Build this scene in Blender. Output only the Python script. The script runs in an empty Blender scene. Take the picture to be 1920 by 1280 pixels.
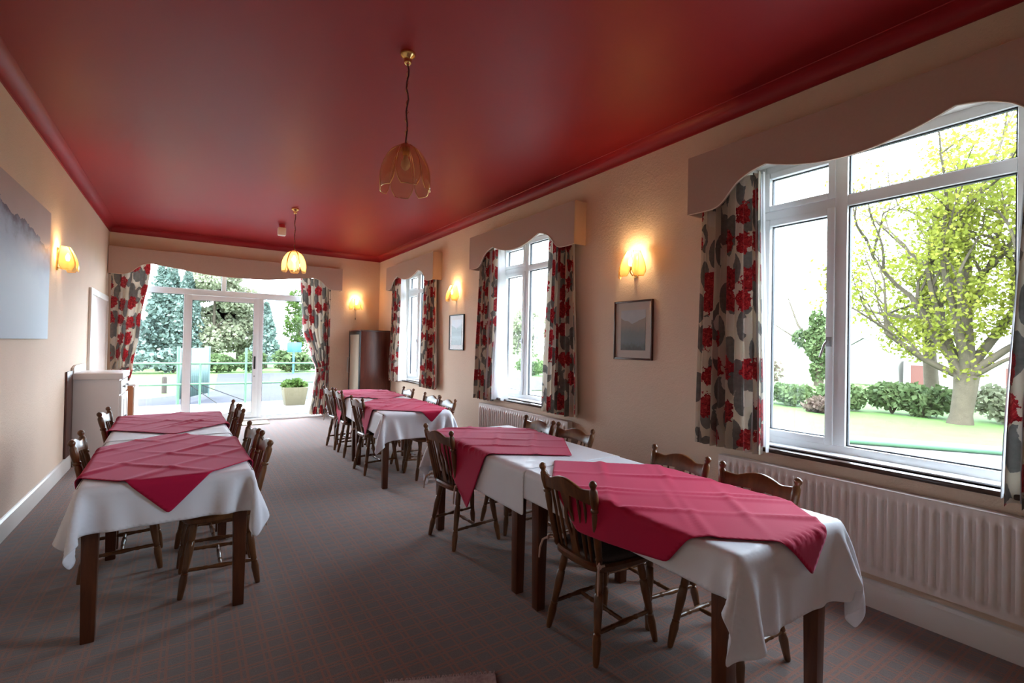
import bpy, bmesh, math, random
import numpy as np
from mathutils import Vector, Matrix

random.seed(7)
rng = np.random.default_rng(11)
scene = bpy.context.scene
COL = scene.collection
PI = math.pi

# ------------------------------------------------------------------ camera
def cam_axes(yaw, pitch, roll):
    f = Vector((math.sin(yaw)*math.cos(pitch), math.cos(yaw)*math.cos(pitch), math.sin(pitch)))
    r = Vector((math.cos(yaw), -math.sin(yaw), 0))
    u = r.cross(f)
    c, s = math.cos(roll), math.sin(roll)
    return c*r+s*u, -s*r+c*u, f
cd = bpy.data.cameras.new('camera')
cam = bpy.data.objects.new('camera', cd); COL.objects.link(cam)
r_, u_, f_ = cam_axes(math.radians(33.704), math.radians(0.5949), math.radians(1.133))
m = Matrix((r_, u_, -f_)).transposed().to_4x4()
m.translation = (0, 0, 1.43)
cam.matrix_world = m
cd.sensor_width = 36.0
cd.lens = 908.055*36/1920
cd.clip_end = 300; cd.clip_start = 0.02
scene.camera = cam

# ------------------------------------------------------------------ world, sun, exposure
w = bpy.data.worlds.new('sky'); scene.world = w; w.use_nodes = True
bg = w.node_tree.nodes['Background']
bg.inputs[0].default_value = (0.74, 0.86, 1.0, 1); bg.inputs[1].default_value = 8.0
sd = bpy.data.lights.new('sun', 'SUN'); sd.energy = 3.0; sd.angle = math.radians(6); sd.color = (1, .97, .92)
sun = bpy.data.objects.new('sun', sd); COL.objects.link(sun)
sun.rotation_euler = Vector((0.55, 0.45, -0.75)).to_track_quat('-Z', 'Y').to_euler()
def portal(loc, rot, sx, sy):
    l = bpy.data.lights.new('window_portal', 'AREA'); l.shape = 'RECTANGLE'; l.size = sx; l.size_y = sy
    l.cycles.is_portal = True
    o = bpy.data.objects.new('window_portal', l); COL.objects.link(o); o.location = loc; o.rotation_euler = rot
vs = scene.view_settings
vs.view_transform = 'Standard'; vs.look = 'None'; vs.gamma = 1; vs.use_curve_mapping = False
vs.exposure = 1.42

# ------------------------------------------------------------------ room dimensions
XL, XR, YF, YN = -1.073, 3.253, 9.848, -1.6
HC, HT = 3.11, 3.21
WIN_C = (1.24, 4.65, 7.94)
WHALF, WZ0, WZ1 = 0.69, 0.79, 2.74
WT = 0.32
for c in WIN_C: portal((XR+WT+.02, c, (WZ0+WZ1)/2), (0, PI/2, 0), 1.95, 1.38)
portal((.62, YF+WT+.02, 1.4), (-PI/2, 0, 0), 3.1, 2.8)

# ------------------------------------------------------------------ mesh helpers
class MB:
    def __init__(s): s.v = []; s.f = []; s.uv = None
    def add(s, vs, fs):
        n = len(s.v); s.v += [tuple(a) for a in vs]; s.f += [tuple(i+n for i in q) for q in fs]; return s
    def box(s, x0, x1, y0, y1, z0, z1):
        return s.add([(x0,y0,z0),(x1,y0,z0),(x1,y1,z0),(x0,y1,z0),(x0,y0,z1),(x1,y0,z1),(x1,y1,z1),(x0,y1,z1)],
                     [(0,3,2,1),(4,5,6,7),(0,1,5,4),(1,2,6,5),(2,3,7,6),(3,0,4,7)])
    def lathe(s, p0, p1, prof, n=12):
        p0 = Vector(p0); p1 = Vector(p1); d = p1-p0; L = d.length; d.normalize()
        a = d.orthogonal().normalized(); b = d.cross(a)
        vs = []; fs = []
        for t, r in prof:
            c = p0+d*(L*t)
            for k in range(n):
                q = 2*PI*k/n; vs.append(c+(a*math.cos(q)+b*math.sin(q))*r)
        for i in range(len(prof)-1):
            for k in range(n):
                k2 = (k+1) % n
                fs.append((i*n+k, i*n+k2, (i+1)*n+k2, (i+1)*n+k))
        fs.append(tuple(range(n-1, -1, -1))); fs.append(tuple((len(prof)-1)*n+k for k in range(n)))
        return s.add(vs, fs)
    def tube(s, pts, r, n=6):
        pts = [Vector(p) for p in pts]; vs = []; fs = []
        up = None
        for i, p in enumerate(pts):
            d = (pts[min(i+1, len(pts)-1)]-pts[max(i-1, 0)])
            if d.length < 1e-9: d = Vector((0,0,1))
            d.normalize()
            if up is None: a = d.orthogonal().normalized()
            else:
                a = up-d*up.dot(d)
                a = a.normalized() if a.length > 1e-6 else d.orthogonal().normalized()
            up = a; b = d.cross(a)
            rr = r[i] if isinstance(r, (list, tuple)) else r
            for k in range(n):
                q = 2*PI*k/n; vs.append(p+(a*math.cos(q)+b*math.sin(q))*rr)
        for i in range(len(pts)-1):
            for k in range(n):
                k2 = (k+1) % n; fs.append((i*n+k, i*n+k2, (i+1)*n+k2, (i+1)*n+k))
        fs.append(tuple(range(n-1, -1, -1))); fs.append(tuple((len(pts)-1)*n+k for k in range(n)))
        return s.add(vs, fs)
    def prism(s, poly, ax, a0, a1):
        """extrude a 2d polygon along axis ax ('x','y','z')"""
        def P(q, a):
            return {'x': (a, q[0], q[1]), 'y': (q[0], a, q[1]), 'z': (q[0], q[1], a)}[ax]
        n = len(poly)
        vs = [P(q, a0) for q in poly]+[P(q, a1) for q in poly]
        fs = [tuple(range(n-1, -1, -1)), tuple(range(n, 2*n))]+[(i, (i+1) % n, n+(i+1) % n, n+i) for i in range(n)]
        return s.add(vs, fs)
    def strip(s, top, bot, ax, a0, a1):
        """solid slab between two polylines (same length), extruded along ax; quads only"""
        def P(q, a):
            return {'x': (a, q[0], q[1]), 'y': (q[0], a, q[1]), 'z': (q[0], q[1], a)}[ax]
        n = len(top)
        vs = [P(q, a0) for q in top]+[P(q, a0) for q in bot]+[P(q, a1) for q in top]+[P(q, a1) for q in bot]
        fs = []
        for i in range(n-1):
            fs += [(i, i+1, n+i+1, n+i), (2*n+i+1, 2*n+i, 3*n+i, 3*n+i+1), (i+1, i, 2*n+i, 2*n+i+1), (n+i, n+i+1, 3*n+i+1, 3*n+i)]
        fs += [(0, n, 3*n, 2*n), (n-1, 3*n-1, 4*n-1, 2*n-1)]
        return s.add(vs, fs)
    def grid(s, P):
        """P: (ny, nx, 3) array"""
        ny, nx = P.shape[:2]
        vs = P.reshape(-1, 3).tolist()
        fs = [(j*nx+i, j*nx+i+1, (j+1)*nx+i+1, (j+1)*nx+i) for j in range(ny-1) for i in range(nx-1)]
        return s.add(vs, fs)
    def mesh(s, name, mat, smooth=35, bevel=0, seg=2, uv=None):
        me = bpy.data.meshes.new(name); me.from_pydata(s.v, [], s.f); 
        bm = bmesh.new(); bm.from_mesh(me)
        bmesh.ops.recalc_face_normals(bm, faces=bm.faces)
        if bevel:
            ed = [e for e in bm.edges if len(e.link_faces) == 2 and e.calc_face_angle(0) > math.radians(40)]
            bmesh.ops.bevel(bm, geom=ed, offset=bevel, segments=seg, affect='EDGES', clamp_overlap=True, profile=.5)
        bm.to_mesh(me); bm.free()
        if smooth:
            for p in me.polygons: p.use_smooth = True
            me.set_sharp_from_angle(angle=math.radians(smooth))
        if uv is not None:
            l = me.uv_layers.new(name='UVMap')
            for lp in me.loops: l.data[lp.index].uv = uv[lp.vertex_index]
        if mat: me.materials.append(mat)
        return me
    def build(s, name, mat, parent=None, **k):
        return link(name, s.mesh(name, mat, **k), parent)
def link(name, data, parent=None):
    o = bpy.data.objects.new(name, data); COL.objects.link(o)
    if parent: o.parent = parent
    return o
def tag(o, label=None, cat=None, group=None, kind=None):
    if label: o['label'] = label
    if cat: o['category'] = cat
    if group: o['group'] = group
    if kind: o['kind'] = kind
    return o
def thing(name, label, cat, loc=(0,0,0), rz=0, group=None, kind=None):
    o = link(name, None); o.location = loc; o.rotation_euler = (0, 0, rz); o.empty_display_size = .1
    return tag(o, label, cat, group, kind)
def copy_tree(o, parent=None):
    c = o.copy(); COL.objects.link(c); c.parent = parent
    for ch in list(o.children): copy_tree(ch, c)
    return c

# ------------------------------------------------------------------ materials
def new_mat(name):
    m = bpy.data.materials.new(name); m.use_nodes = True
    nt = m.node_tree; b = nt.nodes['Principled BSDF']
    return m, nt, b
def N(nt, t, **k):
    n = nt.nodes.new(t)
    for a, v in k.items(): setattr(n, a, v)
    return n
def setin(n, **k):
    for a, v in k.items(): n.inputs[a.replace('_', ' ')].default_value = v
    return n
def mth(nt, op, a, b=None, c=None):
    n = N(nt, 'ShaderNodeMath', operation=op)
    for i, x in enumerate((a, b, c)):
        if x is None: continue
        if isinstance(x, (int, float)): n.inputs[i].default_value = x
        else: nt.links.new(x, n.inputs[i])
    return n.outputs[0]
def mixc(nt, f, a, b, mode='MIX'):
    n = N(nt, 'ShaderNodeMix', data_type='RGBA', blend_type=mode)
    for sock, x in ((n.inputs[0], f), (n.inputs[6], a), (n.inputs[7], b)):
        if isinstance(x, (int, float)): sock.default_value = x
        elif isinstance(x, tuple): sock.default_value = (*x, 1) if len(x) == 3 else x
        else: nt.links.new(x, sock)
    return n.outputs[2]
def noise(nt, vec, scale, detail=3, rough=.5, dist=0):
    n = N(nt, 'ShaderNodeTexNoise'); setin(n, Scale=scale, Detail=detail, Roughness=rough, Distortion=dist)
    if vec is not None: nt.links.new(vec, n.inputs['Vector'])
    return n
def ramp(nt, f, stops):
    n = N(nt, 'ShaderNodeValToRGB'); e = n.color_ramp.elements
    while len(e) < len(stops): e.new(.5)
    for x, (p, c) in zip(e, stops): x.position = p; x.color = (*c, 1) if len(c) == 3 else c
    nt.links.new(f, n.inputs[0]); return n.outputs[0]
def bump(nt, b, h, strength=.3, dist=.01):
    n = N(nt, 'ShaderNodeBump'); setin(n, Strength=strength, Distance=dist); nt.links.new(h, n.inputs['Height'])
    nt.links.new(n.outputs[0], b.inputs['Normal'])
def coords(nt, kind='Object'): return N(nt, 'ShaderNodeTexCoord').outputs[kind]
def mapping(nt, vec, scale=(1,1,1), loc=(0,0,0), rot=(0,0,0)):
    n = N(nt, 'ShaderNodeMapping'); n.inputs['Scale'].default_value = scale; n.inputs['Location'].default_value = loc; n.inputs['Rotation'].default_value = rot
    nt.links.new(vec, n.inputs['Vector']); return n.outputs[0]
def simple(name, col, rough=.5, var=.0, vscale=8, metal=0, spec=.5, bmp=0, bscale=200, sheen=0):
    m, nt, b = new_mat(name)
    b.inputs['Roughness'].default_value = rough; b.inputs['Metallic'].default_value = metal
    b.inputs['Specular IOR Level'].default_value = spec
    co = coords(nt)
    if sheen: b.inputs['Sheen Weight'].default_value = sheen; b.inputs['Sheen Roughness'].default_value = .4
    n = noise(nt, co, vscale, 4)
    v = max(var, .04)
    c = mixc(nt, n.outputs[0], tuple(x*(1-v) for x in col), tuple(min(1, x*(1+v)) for x in col))
    nt.links.new(c, b.inputs['Base Color'])
    if bmp: bump(nt, b, noise(nt, co, bscale, 2).outputs[0], bmp, .002)
    return m
def wood(name, dark, light, rough=.3, scale=(3, 3, 30), spec=.5):
    m, nt, b = new_mat(name); co = coords(nt)
    mp = mapping(nt, co, scale)
    n = noise(nt, mp, 2.5, 6, .65, 1.2)
    c = ramp(nt, n.outputs[0], [(.3, dark), (.55, tuple((a+b_)/2 for a, b_ in zip(dark, light))), (.75, light)])
    nt.links.new(c, b.inputs['Base Color']); b.inputs['Roughness'].default_value = rough; b.inputs['Specular IOR Level'].default_value = spec
    bump(nt, b, n.outputs[0], .08, .002)
    return m

M = {}
# textured cream wall paint
def wall_mat(name, col):
    m, nt, b = new_mat(name); co = coords(nt)
    n1 = noise(nt, co, 3, 3); n2 = noise(nt, co, 85, 4, .6); n3 = noise(nt, co, 28, 3, .6)
    c = mixc(nt, n1.outputs[0], tuple(x*.95 for x in col), tuple(min(1, x*1.04) for x in col))
    nt.links.new(c, b.inputs['Base Color']); b.inputs['Roughness'].default_value = .75
    h = mth(nt, 'ADD', n2.outputs[0], mth(nt, 'MULTIPLY', n3.outputs[0], .7))
    bump(nt, b, h, .55, .006)
    return m
M['wall'] = wall_mat('cream_textured_paint', (.77, .59, .445))
def ceil_mat():
    m, nt, b = new_mat('red_ceiling_paint'); co = coords(nt)
    n1 = noise(nt, mapping(nt, co, (1, .35, 1)), 1.6, 4, .6)
    c = mixc(nt, n1.outputs[0], (.29, .008, .013), (.36, .011, .018))
    nt.links.new(c, b.inputs['Base Color'])
    rr = mth(nt, 'MULTIPLY_ADD', n1.outputs[0], .10, .46)
    nt.links.new(rr, b.inputs['Roughness']); b.inputs['Specular IOR Level'].default_value = .42
    bump(nt, b, noise(nt, co, 40, 3).outputs[0], .06, .004)
    return m
M['ceiling'] = ceil_mat()
def carpet_mat():
    m, nt, b = new_mat('checked_carpet'); co = coords(nt)
    sp = N(nt, 'ShaderNodeSeparateXYZ'); nt.links.new(co, sp.inputs[0])
    wob = noise(nt, co, 60, 2)
    def lines(x, period, offs, wd):
        q = mth(nt, 'ADD', mth(nt, 'DIVIDE', x, period), offs)
        q = mth(nt, 'ADD', q, mth(nt, 'MULTIPLY', wob.outputs[0], .05))
        fr = mth(nt, 'FRACT', q)
        return mth(nt, 'LESS_THAN', mth(nt, 'ABSOLUTE', mth(nt, 'SUBTRACT', fr, .5)), wd)
    X, Y = sp.outputs[0], sp.outputs[1]
    lx = mth(nt, 'MAXIMUM', lines(X, .098, .0, .06), lines(X, .098, .24, .05))
    ly = mth(nt, 'MAXIMUM', lines(Y, .088, .0, .075), lines(Y, .088, .26, .055))
    l = mth(nt, 'MAXIMUM', lx, mth(nt, 'MULTIPLY', ly, .8))
    grain = noise(nt, co, 260, 3, .7)
    l = mth(nt, 'MULTIPLY', l, mth(nt, 'MULTIPLY_ADD', grain.outputs[0], 1.3, .35))
    big = noise(nt, co, 1.2, 3)
    base = ramp(nt, grain.outputs[0], [(.3, (.10, .074, .070)), (.5, (.17, .135, .128)), (.7, (.28, .235, .225))])
    c = mixc(nt, mth(nt, 'MINIMUM', l, .72), base, (.36, .14, .09))
    c = mixc(nt, mth(nt, 'MULTIPLY', big.outputs[0], .2), c, (.12, .09, .085))
    nt.links.new(c, b.inputs['Base Color']); b.inputs['Roughness'].default_value = .95
    b.inputs['Specular IOR Level'].default_value = .15
    b.inputs['Sheen Weight'].default_value = .5; b.inputs['Sheen Roughness'].default_value = .35
    h = mth(nt, 'ADD', mth(nt, 'MULTIPLY', grain.outputs[0], .8), mth(nt, 'MULTIPLY', ly, .25))
    bump(nt, b, h, .8, .006)
    return m
M['carpet'] = carpet_mat()
M['trim'] = simple('white_gloss_paint', (.78, .75, .70), .3, .04, 5)
M['upvc'] = simple('white_upvc', (.82, .83, .84), .28, .02, 4)
M['gasket'] = simple('black_rubber', (.02, .022, .03), .6)
M['sillwood'] = wood('dark_sill_wood', (.035, .015, .01), (.09, .04, .022), .25, (20, 2, 20))
M['pelmet'] = simple('beige_pelmet_fabric', (.50, .355, .285), .85, .05, 60, bmp=.2, bscale=400)
M['piping'] = simple('cream_piping', (.75, .64, .52), .7)
M['chair'] = wood('stained_oak_chair', (.07, .025, .009), (.22, .088, .03), .28, (6, 6, 1.2))
M['table'] = wood('mahogany_table', (.06, .016, .006), (.16, .05, .018), .3, (10, 10, 1))
M['cushion'] = simple('brown_cushion_cloth', (.075, .06, .06), .9, .2, 60, bmp=.3)
M['tie'] = simple('pale_ribbon', (.5, .36, .30), .8)
M['brass'] = simple('polished_brass', (.80, .55, .22), .22, .05, 20, metal=1)
M['cord'] = simple('brown_flex', (.10, .03, .025), .5)
M['rad'] = simple('radiator_enamel', (.76, .68, .62), .35, .03, 5)
M['white'] = simple('white_painted_wood', (.74, .68, .64), .4, .03, 5)
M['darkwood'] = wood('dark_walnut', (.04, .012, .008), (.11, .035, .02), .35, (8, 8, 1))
M['cab'] = wood('reddish_mahogany_side', (.07, .014, .008), (.16, .04, .022), .3, (5, 5, .8))
M['oakpanel'] = wood('orange_pine', (.30, .09, .03), (.48, .17, .06), .4, (8, 8, 1))
M['blackmetal'] = simple('black_metal', (.015, .013, .013), .4)
M['grey'] = simple('grey_metal', (.35, .35, .36), .35, metal=.8)
M['plastic'] = simple('cream_plastic', (.80, .76, .68), .4)
def cloth_mat(name, col, weave=500, rough=.8, sheen=.2, damask=0, transl=0, spec=.3, stint=(1, 1, 1)):
    m, nt, b = new_mat(name); co = coords(nt); b.inputs['Specular IOR Level'].default_value = spec
    n = noise(nt, co, weave, 2); n2 = noise(nt, co, 4, 3)
    c = mixc(nt, n2.outputs[0], tuple(x*.93 for x in col), tuple(min(1, x*1.05) for x in col))
    nt.links.new(c, b.inputs['Base Color']); b.inputs['Roughness'].default_value = rough
    b.inputs['Sheen Weight'].default_value = sheen; b.inputs['Sheen Tint'].default_value = (*stint, 1); b.inputs['Sheen Roughness'].default_value = .35
    if damask:
        nd = noise(nt, co, 26, 3, .6, 1.5)
        rr = ramp(nt, nd.outputs[0], [(.45, (.42,)*3), (.55, (.75,)*3)]); nt.links.new(rr, b.inputs['Roughness'])
    bump(nt, b, n.outputs[0], .15, .001)
    if transl:
        t = N(nt, 'ShaderNodeBsdfTranslucent'); nt.links.new(c, t.inputs[0])
        mx = N(nt, 'ShaderNodeMixShader'); mx.inputs[0].default_value = transl
        nt.links.new(b.outputs[0], mx.inputs[1]); nt.links.new(t.outputs[0], mx.inputs[2])
        nt.links.new(mx.outputs[0], nt.nodes['Material Output'].inputs['Surface'])
    return m
M['linen'] = cloth_mat('white_damask_linen', (.88, .89, .95), damask=1, transl=.12)
M['red'] = cloth_mat('crimson_cloth', (.46, .012, .058), sheen=.35, rough=.8, spec=.15, stint=(1, .45, .60))
M['lining'] = cloth_mat('white_curtain_lining', (.80, .80, .82), transl=.35)
def curtain_mat(name='rose_print_curtain'):
    m, nt, b = new_mat(name); uv = coords(nt, 'UV')
    def vor(scale, sx, sy, loc, rnd, rot=0):
        mp = mapping(nt, uv, (sx, sy, 1), loc, (0, 0, rot))
        v = N(nt, 'ShaderNodeTexVoronoi', voronoi_dimensions='2D'); setin(v, Scale=scale, Randomness=rnd)
        nt.links.new(mp, v.inputs['Vector']); return v
    pn = noise(nt, uv, 26, 3, .6)
    # grey leaves
    lf = vor(5.0, 1.35, .75, (.31, .17, 0), .75, .5)
    dl = mth(nt, 'ADD', lf.outputs['Distance'], mth(nt, 'MULTIPLY', pn.outputs[0], .10))
    leaf = mth(nt, 'LESS_THAN', dl, .47)
    base = mixc(nt, noise(nt, uv, 3, 2).outputs[0], (.68, .58, .43), (.78, .70, .57))
    lv = vor(5.0, 1.35, .75, (.31, .17, 0), .75, .5)
    leafc = mixc(nt, pn.outputs[0], (.10, .095, .085), (.30, .28, .25))
    c = mixc(nt, leaf, base, leafc)
    # pale petals
    pp = vor(4.3, 1, .9, (1.7, .9, 0), .9)
    pale = mth(nt, 'LESS_THAN', mth(nt, 'ADD', pp.outputs['Distance'], mth(nt, 'MULTIPLY', pn.outputs[0], .2)), .34)
    c = mixc(nt, pale, c, (.74, .66, .56))
    # red roses
    rs = vor(4.4, 1, 1, (0, 0, 0), .42)
    pet = noise(nt, uv, 21, 3, .6)
    d = mth(nt, 'ADD', rs.outputs['Distance'], mth(nt, 'MULTIPLY', pet.outputs[0], .62))
    sc_ = N(nt, 'ShaderNodeSeparateColor'); nt.links.new(rs.outputs['Color'], sc_.inputs[0])
    rose = mth(nt, 'MULTIPLY', mth(nt, 'LESS_THAN', d, .66), mth(nt, 'GREATER_THAN', sc_.outputs[0], .34))
    petals = noise(nt, uv, 46, 3, .6, 1.0)
    rc = ramp(nt, petals.outputs[0], [(.32, (.10, .004, .008)), (.48, (.40, .015, .022)), (.62, (.55, .04, .045)), (.72, (.70, .22, .18))])
    c = mixc(nt, rose, c, rc)
    nt.links.new(c, b.inputs['Base Color']); b.inputs['Roughness'].default_value = .8; b.inputs['Sheen Weight'].default_value = .2
    bump(nt, b, noise(nt, uv, 300, 2).outputs[0], .15, .001)
    t = N(nt, 'ShaderNodeBsdfTranslucent'); nt.links.new(c, t.inputs[0])
    mx = N(nt, 'ShaderNodeMixShader'); mx.inputs[0].default_value = .22
    nt.links.new(b.outputs[0], mx.inputs[1]); nt.links.new(t.outputs[0], mx.inputs[2])
    nt.links.new(mx.outputs[0], nt.nodes['Material Output'].inputs['Surface'])
    return m
M['curtain'] = curtain_mat()
def glass_mat(name, tint=(1, 1, 1), refl=1.0, extra=None, fac=.0):
    m = bpy.data.materials.new(name); m.use_nodes = True; nt = m.node_tree; nt.nodes.clear()
    o = N(nt, 'ShaderNodeOutputMaterial'); tr = N(nt, 'ShaderNodeBsdfTransparent')
    nz = noise(nt, coords(nt), 2, 2)
    nt.links.new(mixc(nt, nz.outputs[0], tuple(x*.985 for x in tint), tint), tr.inputs[0])
    gl = N(nt, 'ShaderNodeBsdfGlossy'); gl.inputs['Roughness'].default_value = .02; gl.inputs[0].default_value = (refl, refl, refl, 1)
    ge = N(nt, 'ShaderNodeNewGeometry'); dp = N(nt, 'ShaderNodeVectorMath', operation='DOT_PRODUCT')
    nt.links.new(ge.outputs['Incoming'], dp.inputs[0]); nt.links.new(ge.outputs['Normal'], dp.inputs[1])
    gr = mth(nt, 'POWER', mth(nt, 'SUBTRACT', 1.0, mth(nt, 'ABSOLUTE', dp.outputs['Value'])), 5.0)
    fres = mth(nt, 'MULTIPLY_ADD', gr, .45, .025)
    base = tr
    if extra:
        d = N(nt, 'ShaderNodeBsdfTranslucent'); d.inputs[0].default_value = (*extra, 1)
        mx0 = N(nt, 'ShaderNodeMixShader'); mx0.inputs[0].default_value = fac
        nt.links.new(tr.outputs[0], mx0.inputs[1]); nt.links.new(d.outputs[0], mx0.inputs[2]); base = mx0
    mx = N(nt, 'ShaderNodeMixShader'); nt.links.new(fres, mx.inputs[0])
    nt.links.new(base.outputs[0], mx.inputs[1]); nt.links.new(gl.outputs[0], mx.inputs[2]); nt.links.new(mx.outputs[0], o.inputs[0])
    return m
M['glass'] = glass_mat('window_glass', (.97, .985, .98))
M['amber'] = glass_mat('amber_lamp_glass', (.95, .80, .56), 1.0, (.95, .68, .38), .35)
M['smoke'] = glass_mat('smoked_amber_glass', (.95, .80, .68), 1.0, (.8, .6, .45), .05)
M['picglass'] = glass_mat('picture_glass', (1, 1, 1), .3)
def emit(name, col, s):
    m = bpy.data.materials.new(name); m.use_nodes = True; nt = m.node_tree; nt.nodes.clear()
    o = N(nt, 'ShaderNodeOutputMaterial'); e = N(nt, 'ShaderNodeEmission')
    lw = N(nt, 'ShaderNodeTexNoise'); e.inputs[1].default_value = s
    nt.links.new(mixc(nt, lw.outputs[0], col, tuple(min(1, c*1.05) for c in col)), e.inputs[0])
    nt.links.new(e.outputs[0], o.inputs[0]); return m
M['bulb'] = emit('lit_bulb', (1, .82, .55), 10)
M['bulboff'] = simple('opal_bulb', (.75, .65, .5), .2)
# outdoors
def ground_mat(name, c1, c2, scale, rough=.95, fine=40):
    m, nt, b = new_mat(name); co = coords(nt)
    n = noise(nt, co, scale, 5, .6); n2 = noise(nt, co, fine, 3, .7)
    f = mth(nt, 'MULTIPLY_ADD', n2.outputs[0], .5, mth(nt, 'MULTIPLY', n.outputs[0], .5))
    nt.links.new(ramp(nt, f, [(.35, c1), (.65, c2)]), b.inputs['Base Color']); b.inputs['Roughness'].default_value = rough
    b.inputs['Specular IOR Level'].default_value = .2
    bump(nt, b, n2.outputs[0], .5, .02); return m
M['grass'] = ground_mat('lawn_grass', (.050, .105, .022), (.085, .155, .038), 3)
M['paving'] = ground_mat('pale_concrete', (.13, .13, .13), (.18, .175, .17), 2)
M['road'] = ground_mat('grey_tarmac', (.024, .024, .032), (.034, .033, .043), 2)
M['render'] = simple('white_render', (.5, .48, .46), .8, .05)
M['slate'] = simple('pale_slate_roof', (.35, .34, .35), .8, .1)
M['brickred'] = simple('red_painted_door', (.09, .025, .018), .6, .1)
M['green'] = simple('green_painted_metal', (.055, .13, .07), .5, .08)
M['sheet'] = simple('pale_green_corrugated_metal', (.085, .135, .125), .5, .08)
M['blue'] = simple('blue_sign_paint', (.02, .09, .24), .5)
M['planter'] = simple('beige_stone_planter', (.085, .072, .040), .85, .15, 20)
M['post'] = simple('weathered_wood_post', (.03, .02, .016), .9, .2, 30)
M['bark'] = ground_mat('tree_bark', (.045, .036, .025), (.075, .062, .042), 6)
def leaf_mat(name, c1, c2, transl=.5):
    m, nt, b = new_mat(name)
    n = noise(nt, coords(nt), 2.2, 3)
    c = ramp(nt, n.outputs[0], [(.35, c1), (.65, c2)])
    nt.links.new(c, b.inputs['Base Color']); b.inputs['Roughness'].default_value = .7; b.inputs['Specular IOR Level'].default_value = .2
    t = N(nt, 'ShaderNodeBsdfTranslucent'); nt.links.new(c, t.inputs[0])
    mx = N(nt, 'ShaderNodeMixShader'); mx.inputs[0].default_value = transl
    nt.links.new(b.outputs[0], mx.inputs[1]); nt.links.new(t.outputs[0], mx.inputs[2])
    nt.links.new(mx.outputs[0], nt.nodes['Material Output'].inputs['Surface'])
    return m
M['leafy'] = leaf_mat('yellow_green_spring_leaves', (.115, .135, .016), (.19, .195, .028))
M['leafg'] = leaf_mat('mid_green_leaves', (.050, .080, .028), (.085, .12, .045), .3)
M['conif'] = leaf_mat('hazed_conifer_needles', (.085, .125, .108), (.13, .18, .15), .2)  # needle colour lightened to paint in veiling glare over the distant conifers
M['olive'] = leaf_mat('olive_green_leaves', (.13, .145, .085), (.21, .22, .14), .3)
M['pinkish'] = leaf_mat('pinkish_bare_shrub', (.085, .058, .046), (.12, .088, .066), .4)
M['lime'] = leaf_mat('lime_green_plant', (.045, .085, .016), (.08, .125, .03), .4)

# ------------------------------------------------------------------ room shell
def wall_with_holes(name, axis, a0, a1, u0, u1, z0, z1, holes, mat):
    us = sorted({u0, u1, *[h[0] for h in holes], *[h[1] for h in holes]})
    zs = sorted({z0, z1, *[h[2] for h in holes], *[h[3] for h in holes]})
    mb = MB()
    for i in range(len(us)-1):
        run = None
        for j in range(len(zs)-1):
            cu, cz = (us[i]+us[i+1])/2, (zs[j]+zs[j+1])/2
            solid = not any(h[0] < cu < h[1] and h[2] < cz < h[3] for h in holes)
            if solid:
                if axis == 'x': mb.box(a0, a1, us[i], us[i+1], zs[j], zs[j+1])
                else: mb.box(us[i], us[i+1], a0, a1, zs[j], zs[j+1])
    o = mb.build(name, mat, smooth=0); return tag(o, kind='structure')
tag(wall_with_holes('wall_right', 'x', XR, XR+WT, YN, YF+WT, -.2, HT+.15, [(c-WHALF, c+WHALF, WZ0, WZ1) for c in WIN_C], M['wall']),
    'cream textured wall with three windows along the right side', 'wall')
DX0, DX1, DZ1 = -.92, 2.16, 2.80
tag(wall_with_holes('wall_far', 'y', YF, YF+WT, XL-.3, XR, -.2, HT+.15, [(DX0, DX1, 0, DZ1)], M['wall']), 'cream end wall around the wide glazed patio doors', 'wall')
tag(wall_with_holes('wall_left', 'x', XL-.3, XL, YN, YF, -.2, HT+.15, [], M['wall']), 'long cream textured wall on the left side', 'wall')
tag(wall_with_holes('wall_near', 'y', YN-.3, YN, XL-.3, XR+WT, -.2, HT+.15, [], M['wall']), 'cream wall behind the viewer closing the room', 'wall')
fl = MB(); fl.box(XL-.05, XR+.05, YN-.05, YF+.10, -.15, 0); tag(fl.build('floor', M['carpet'], smooth=0), 'brown checked carpet with rust coloured lines', 'carpet', kind='structure')
ce = MB(); ce.box(XL-.3, XR+WT, YN-.3, YF+WT, HT, HT+.15)
cl = ce.build('ceiling', M['ceiling'], smooth=0); tag(cl, 'glossy dark red painted ceiling', 'ceiling', kind='structure')
# coved cornice along each wall
def cove(name, axis, sgn, wallpos, u0, u1):
    mb = MB(); pr = []
    n = 8; R = .10
    for k in range(n+1):
        a = PI/2*k/n
        pr.append((R-R*math.sin(a), HC+R-R*math.cos(a)))   # concave cove: from ceiling edge to wall
    prof = [(0, HC-.0), (0.012, HC), (0.012, HC+.012)]+[(0.012+.09*(1-math.cos(PI/2*k/n)), HC+.012+.083*math.sin(PI/2*k/n)) for k in range(1, n+1)]+[(0.105, HT+.001), (0, HT+.001)]
    prof = [(wallpos+sgn*q[0], q[1]) for q in prof]
    mb.prism(prof, axis, u0, u1)
    o = mb.build(name, M['ceiling'], smooth=50); tag(o, kind='structure'); return o
tag(cove('trim_1', 'y', -1, XR, YN, YF), 'red coved cornice above the window wall', 'cornice')
tag(cove('trim_2', 'y', 1, XL, YN, YF), 'red coved cornice above the left wall', 'cornice')
tag(cove('trim_3', 'x', -1, YF, XL, XR), 'red coved cornice above the patio doors', 'cornice')
def baseboard(name, axis, sgn, pos, u0, u1, label):
    pr = [(0, 0), (.022, 0), (.022, .10), (.016, .118), (.016, .128), (.008, .145), (0, .15)]
    pr = [(pos+sgn*a, b) for a, b in pr]
    mb = MB(); mb.prism(pr, axis, u0, u1)
    tag(mb.build(name, M['trim'], smooth=20), label, 'skirting', kind='structure')
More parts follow.
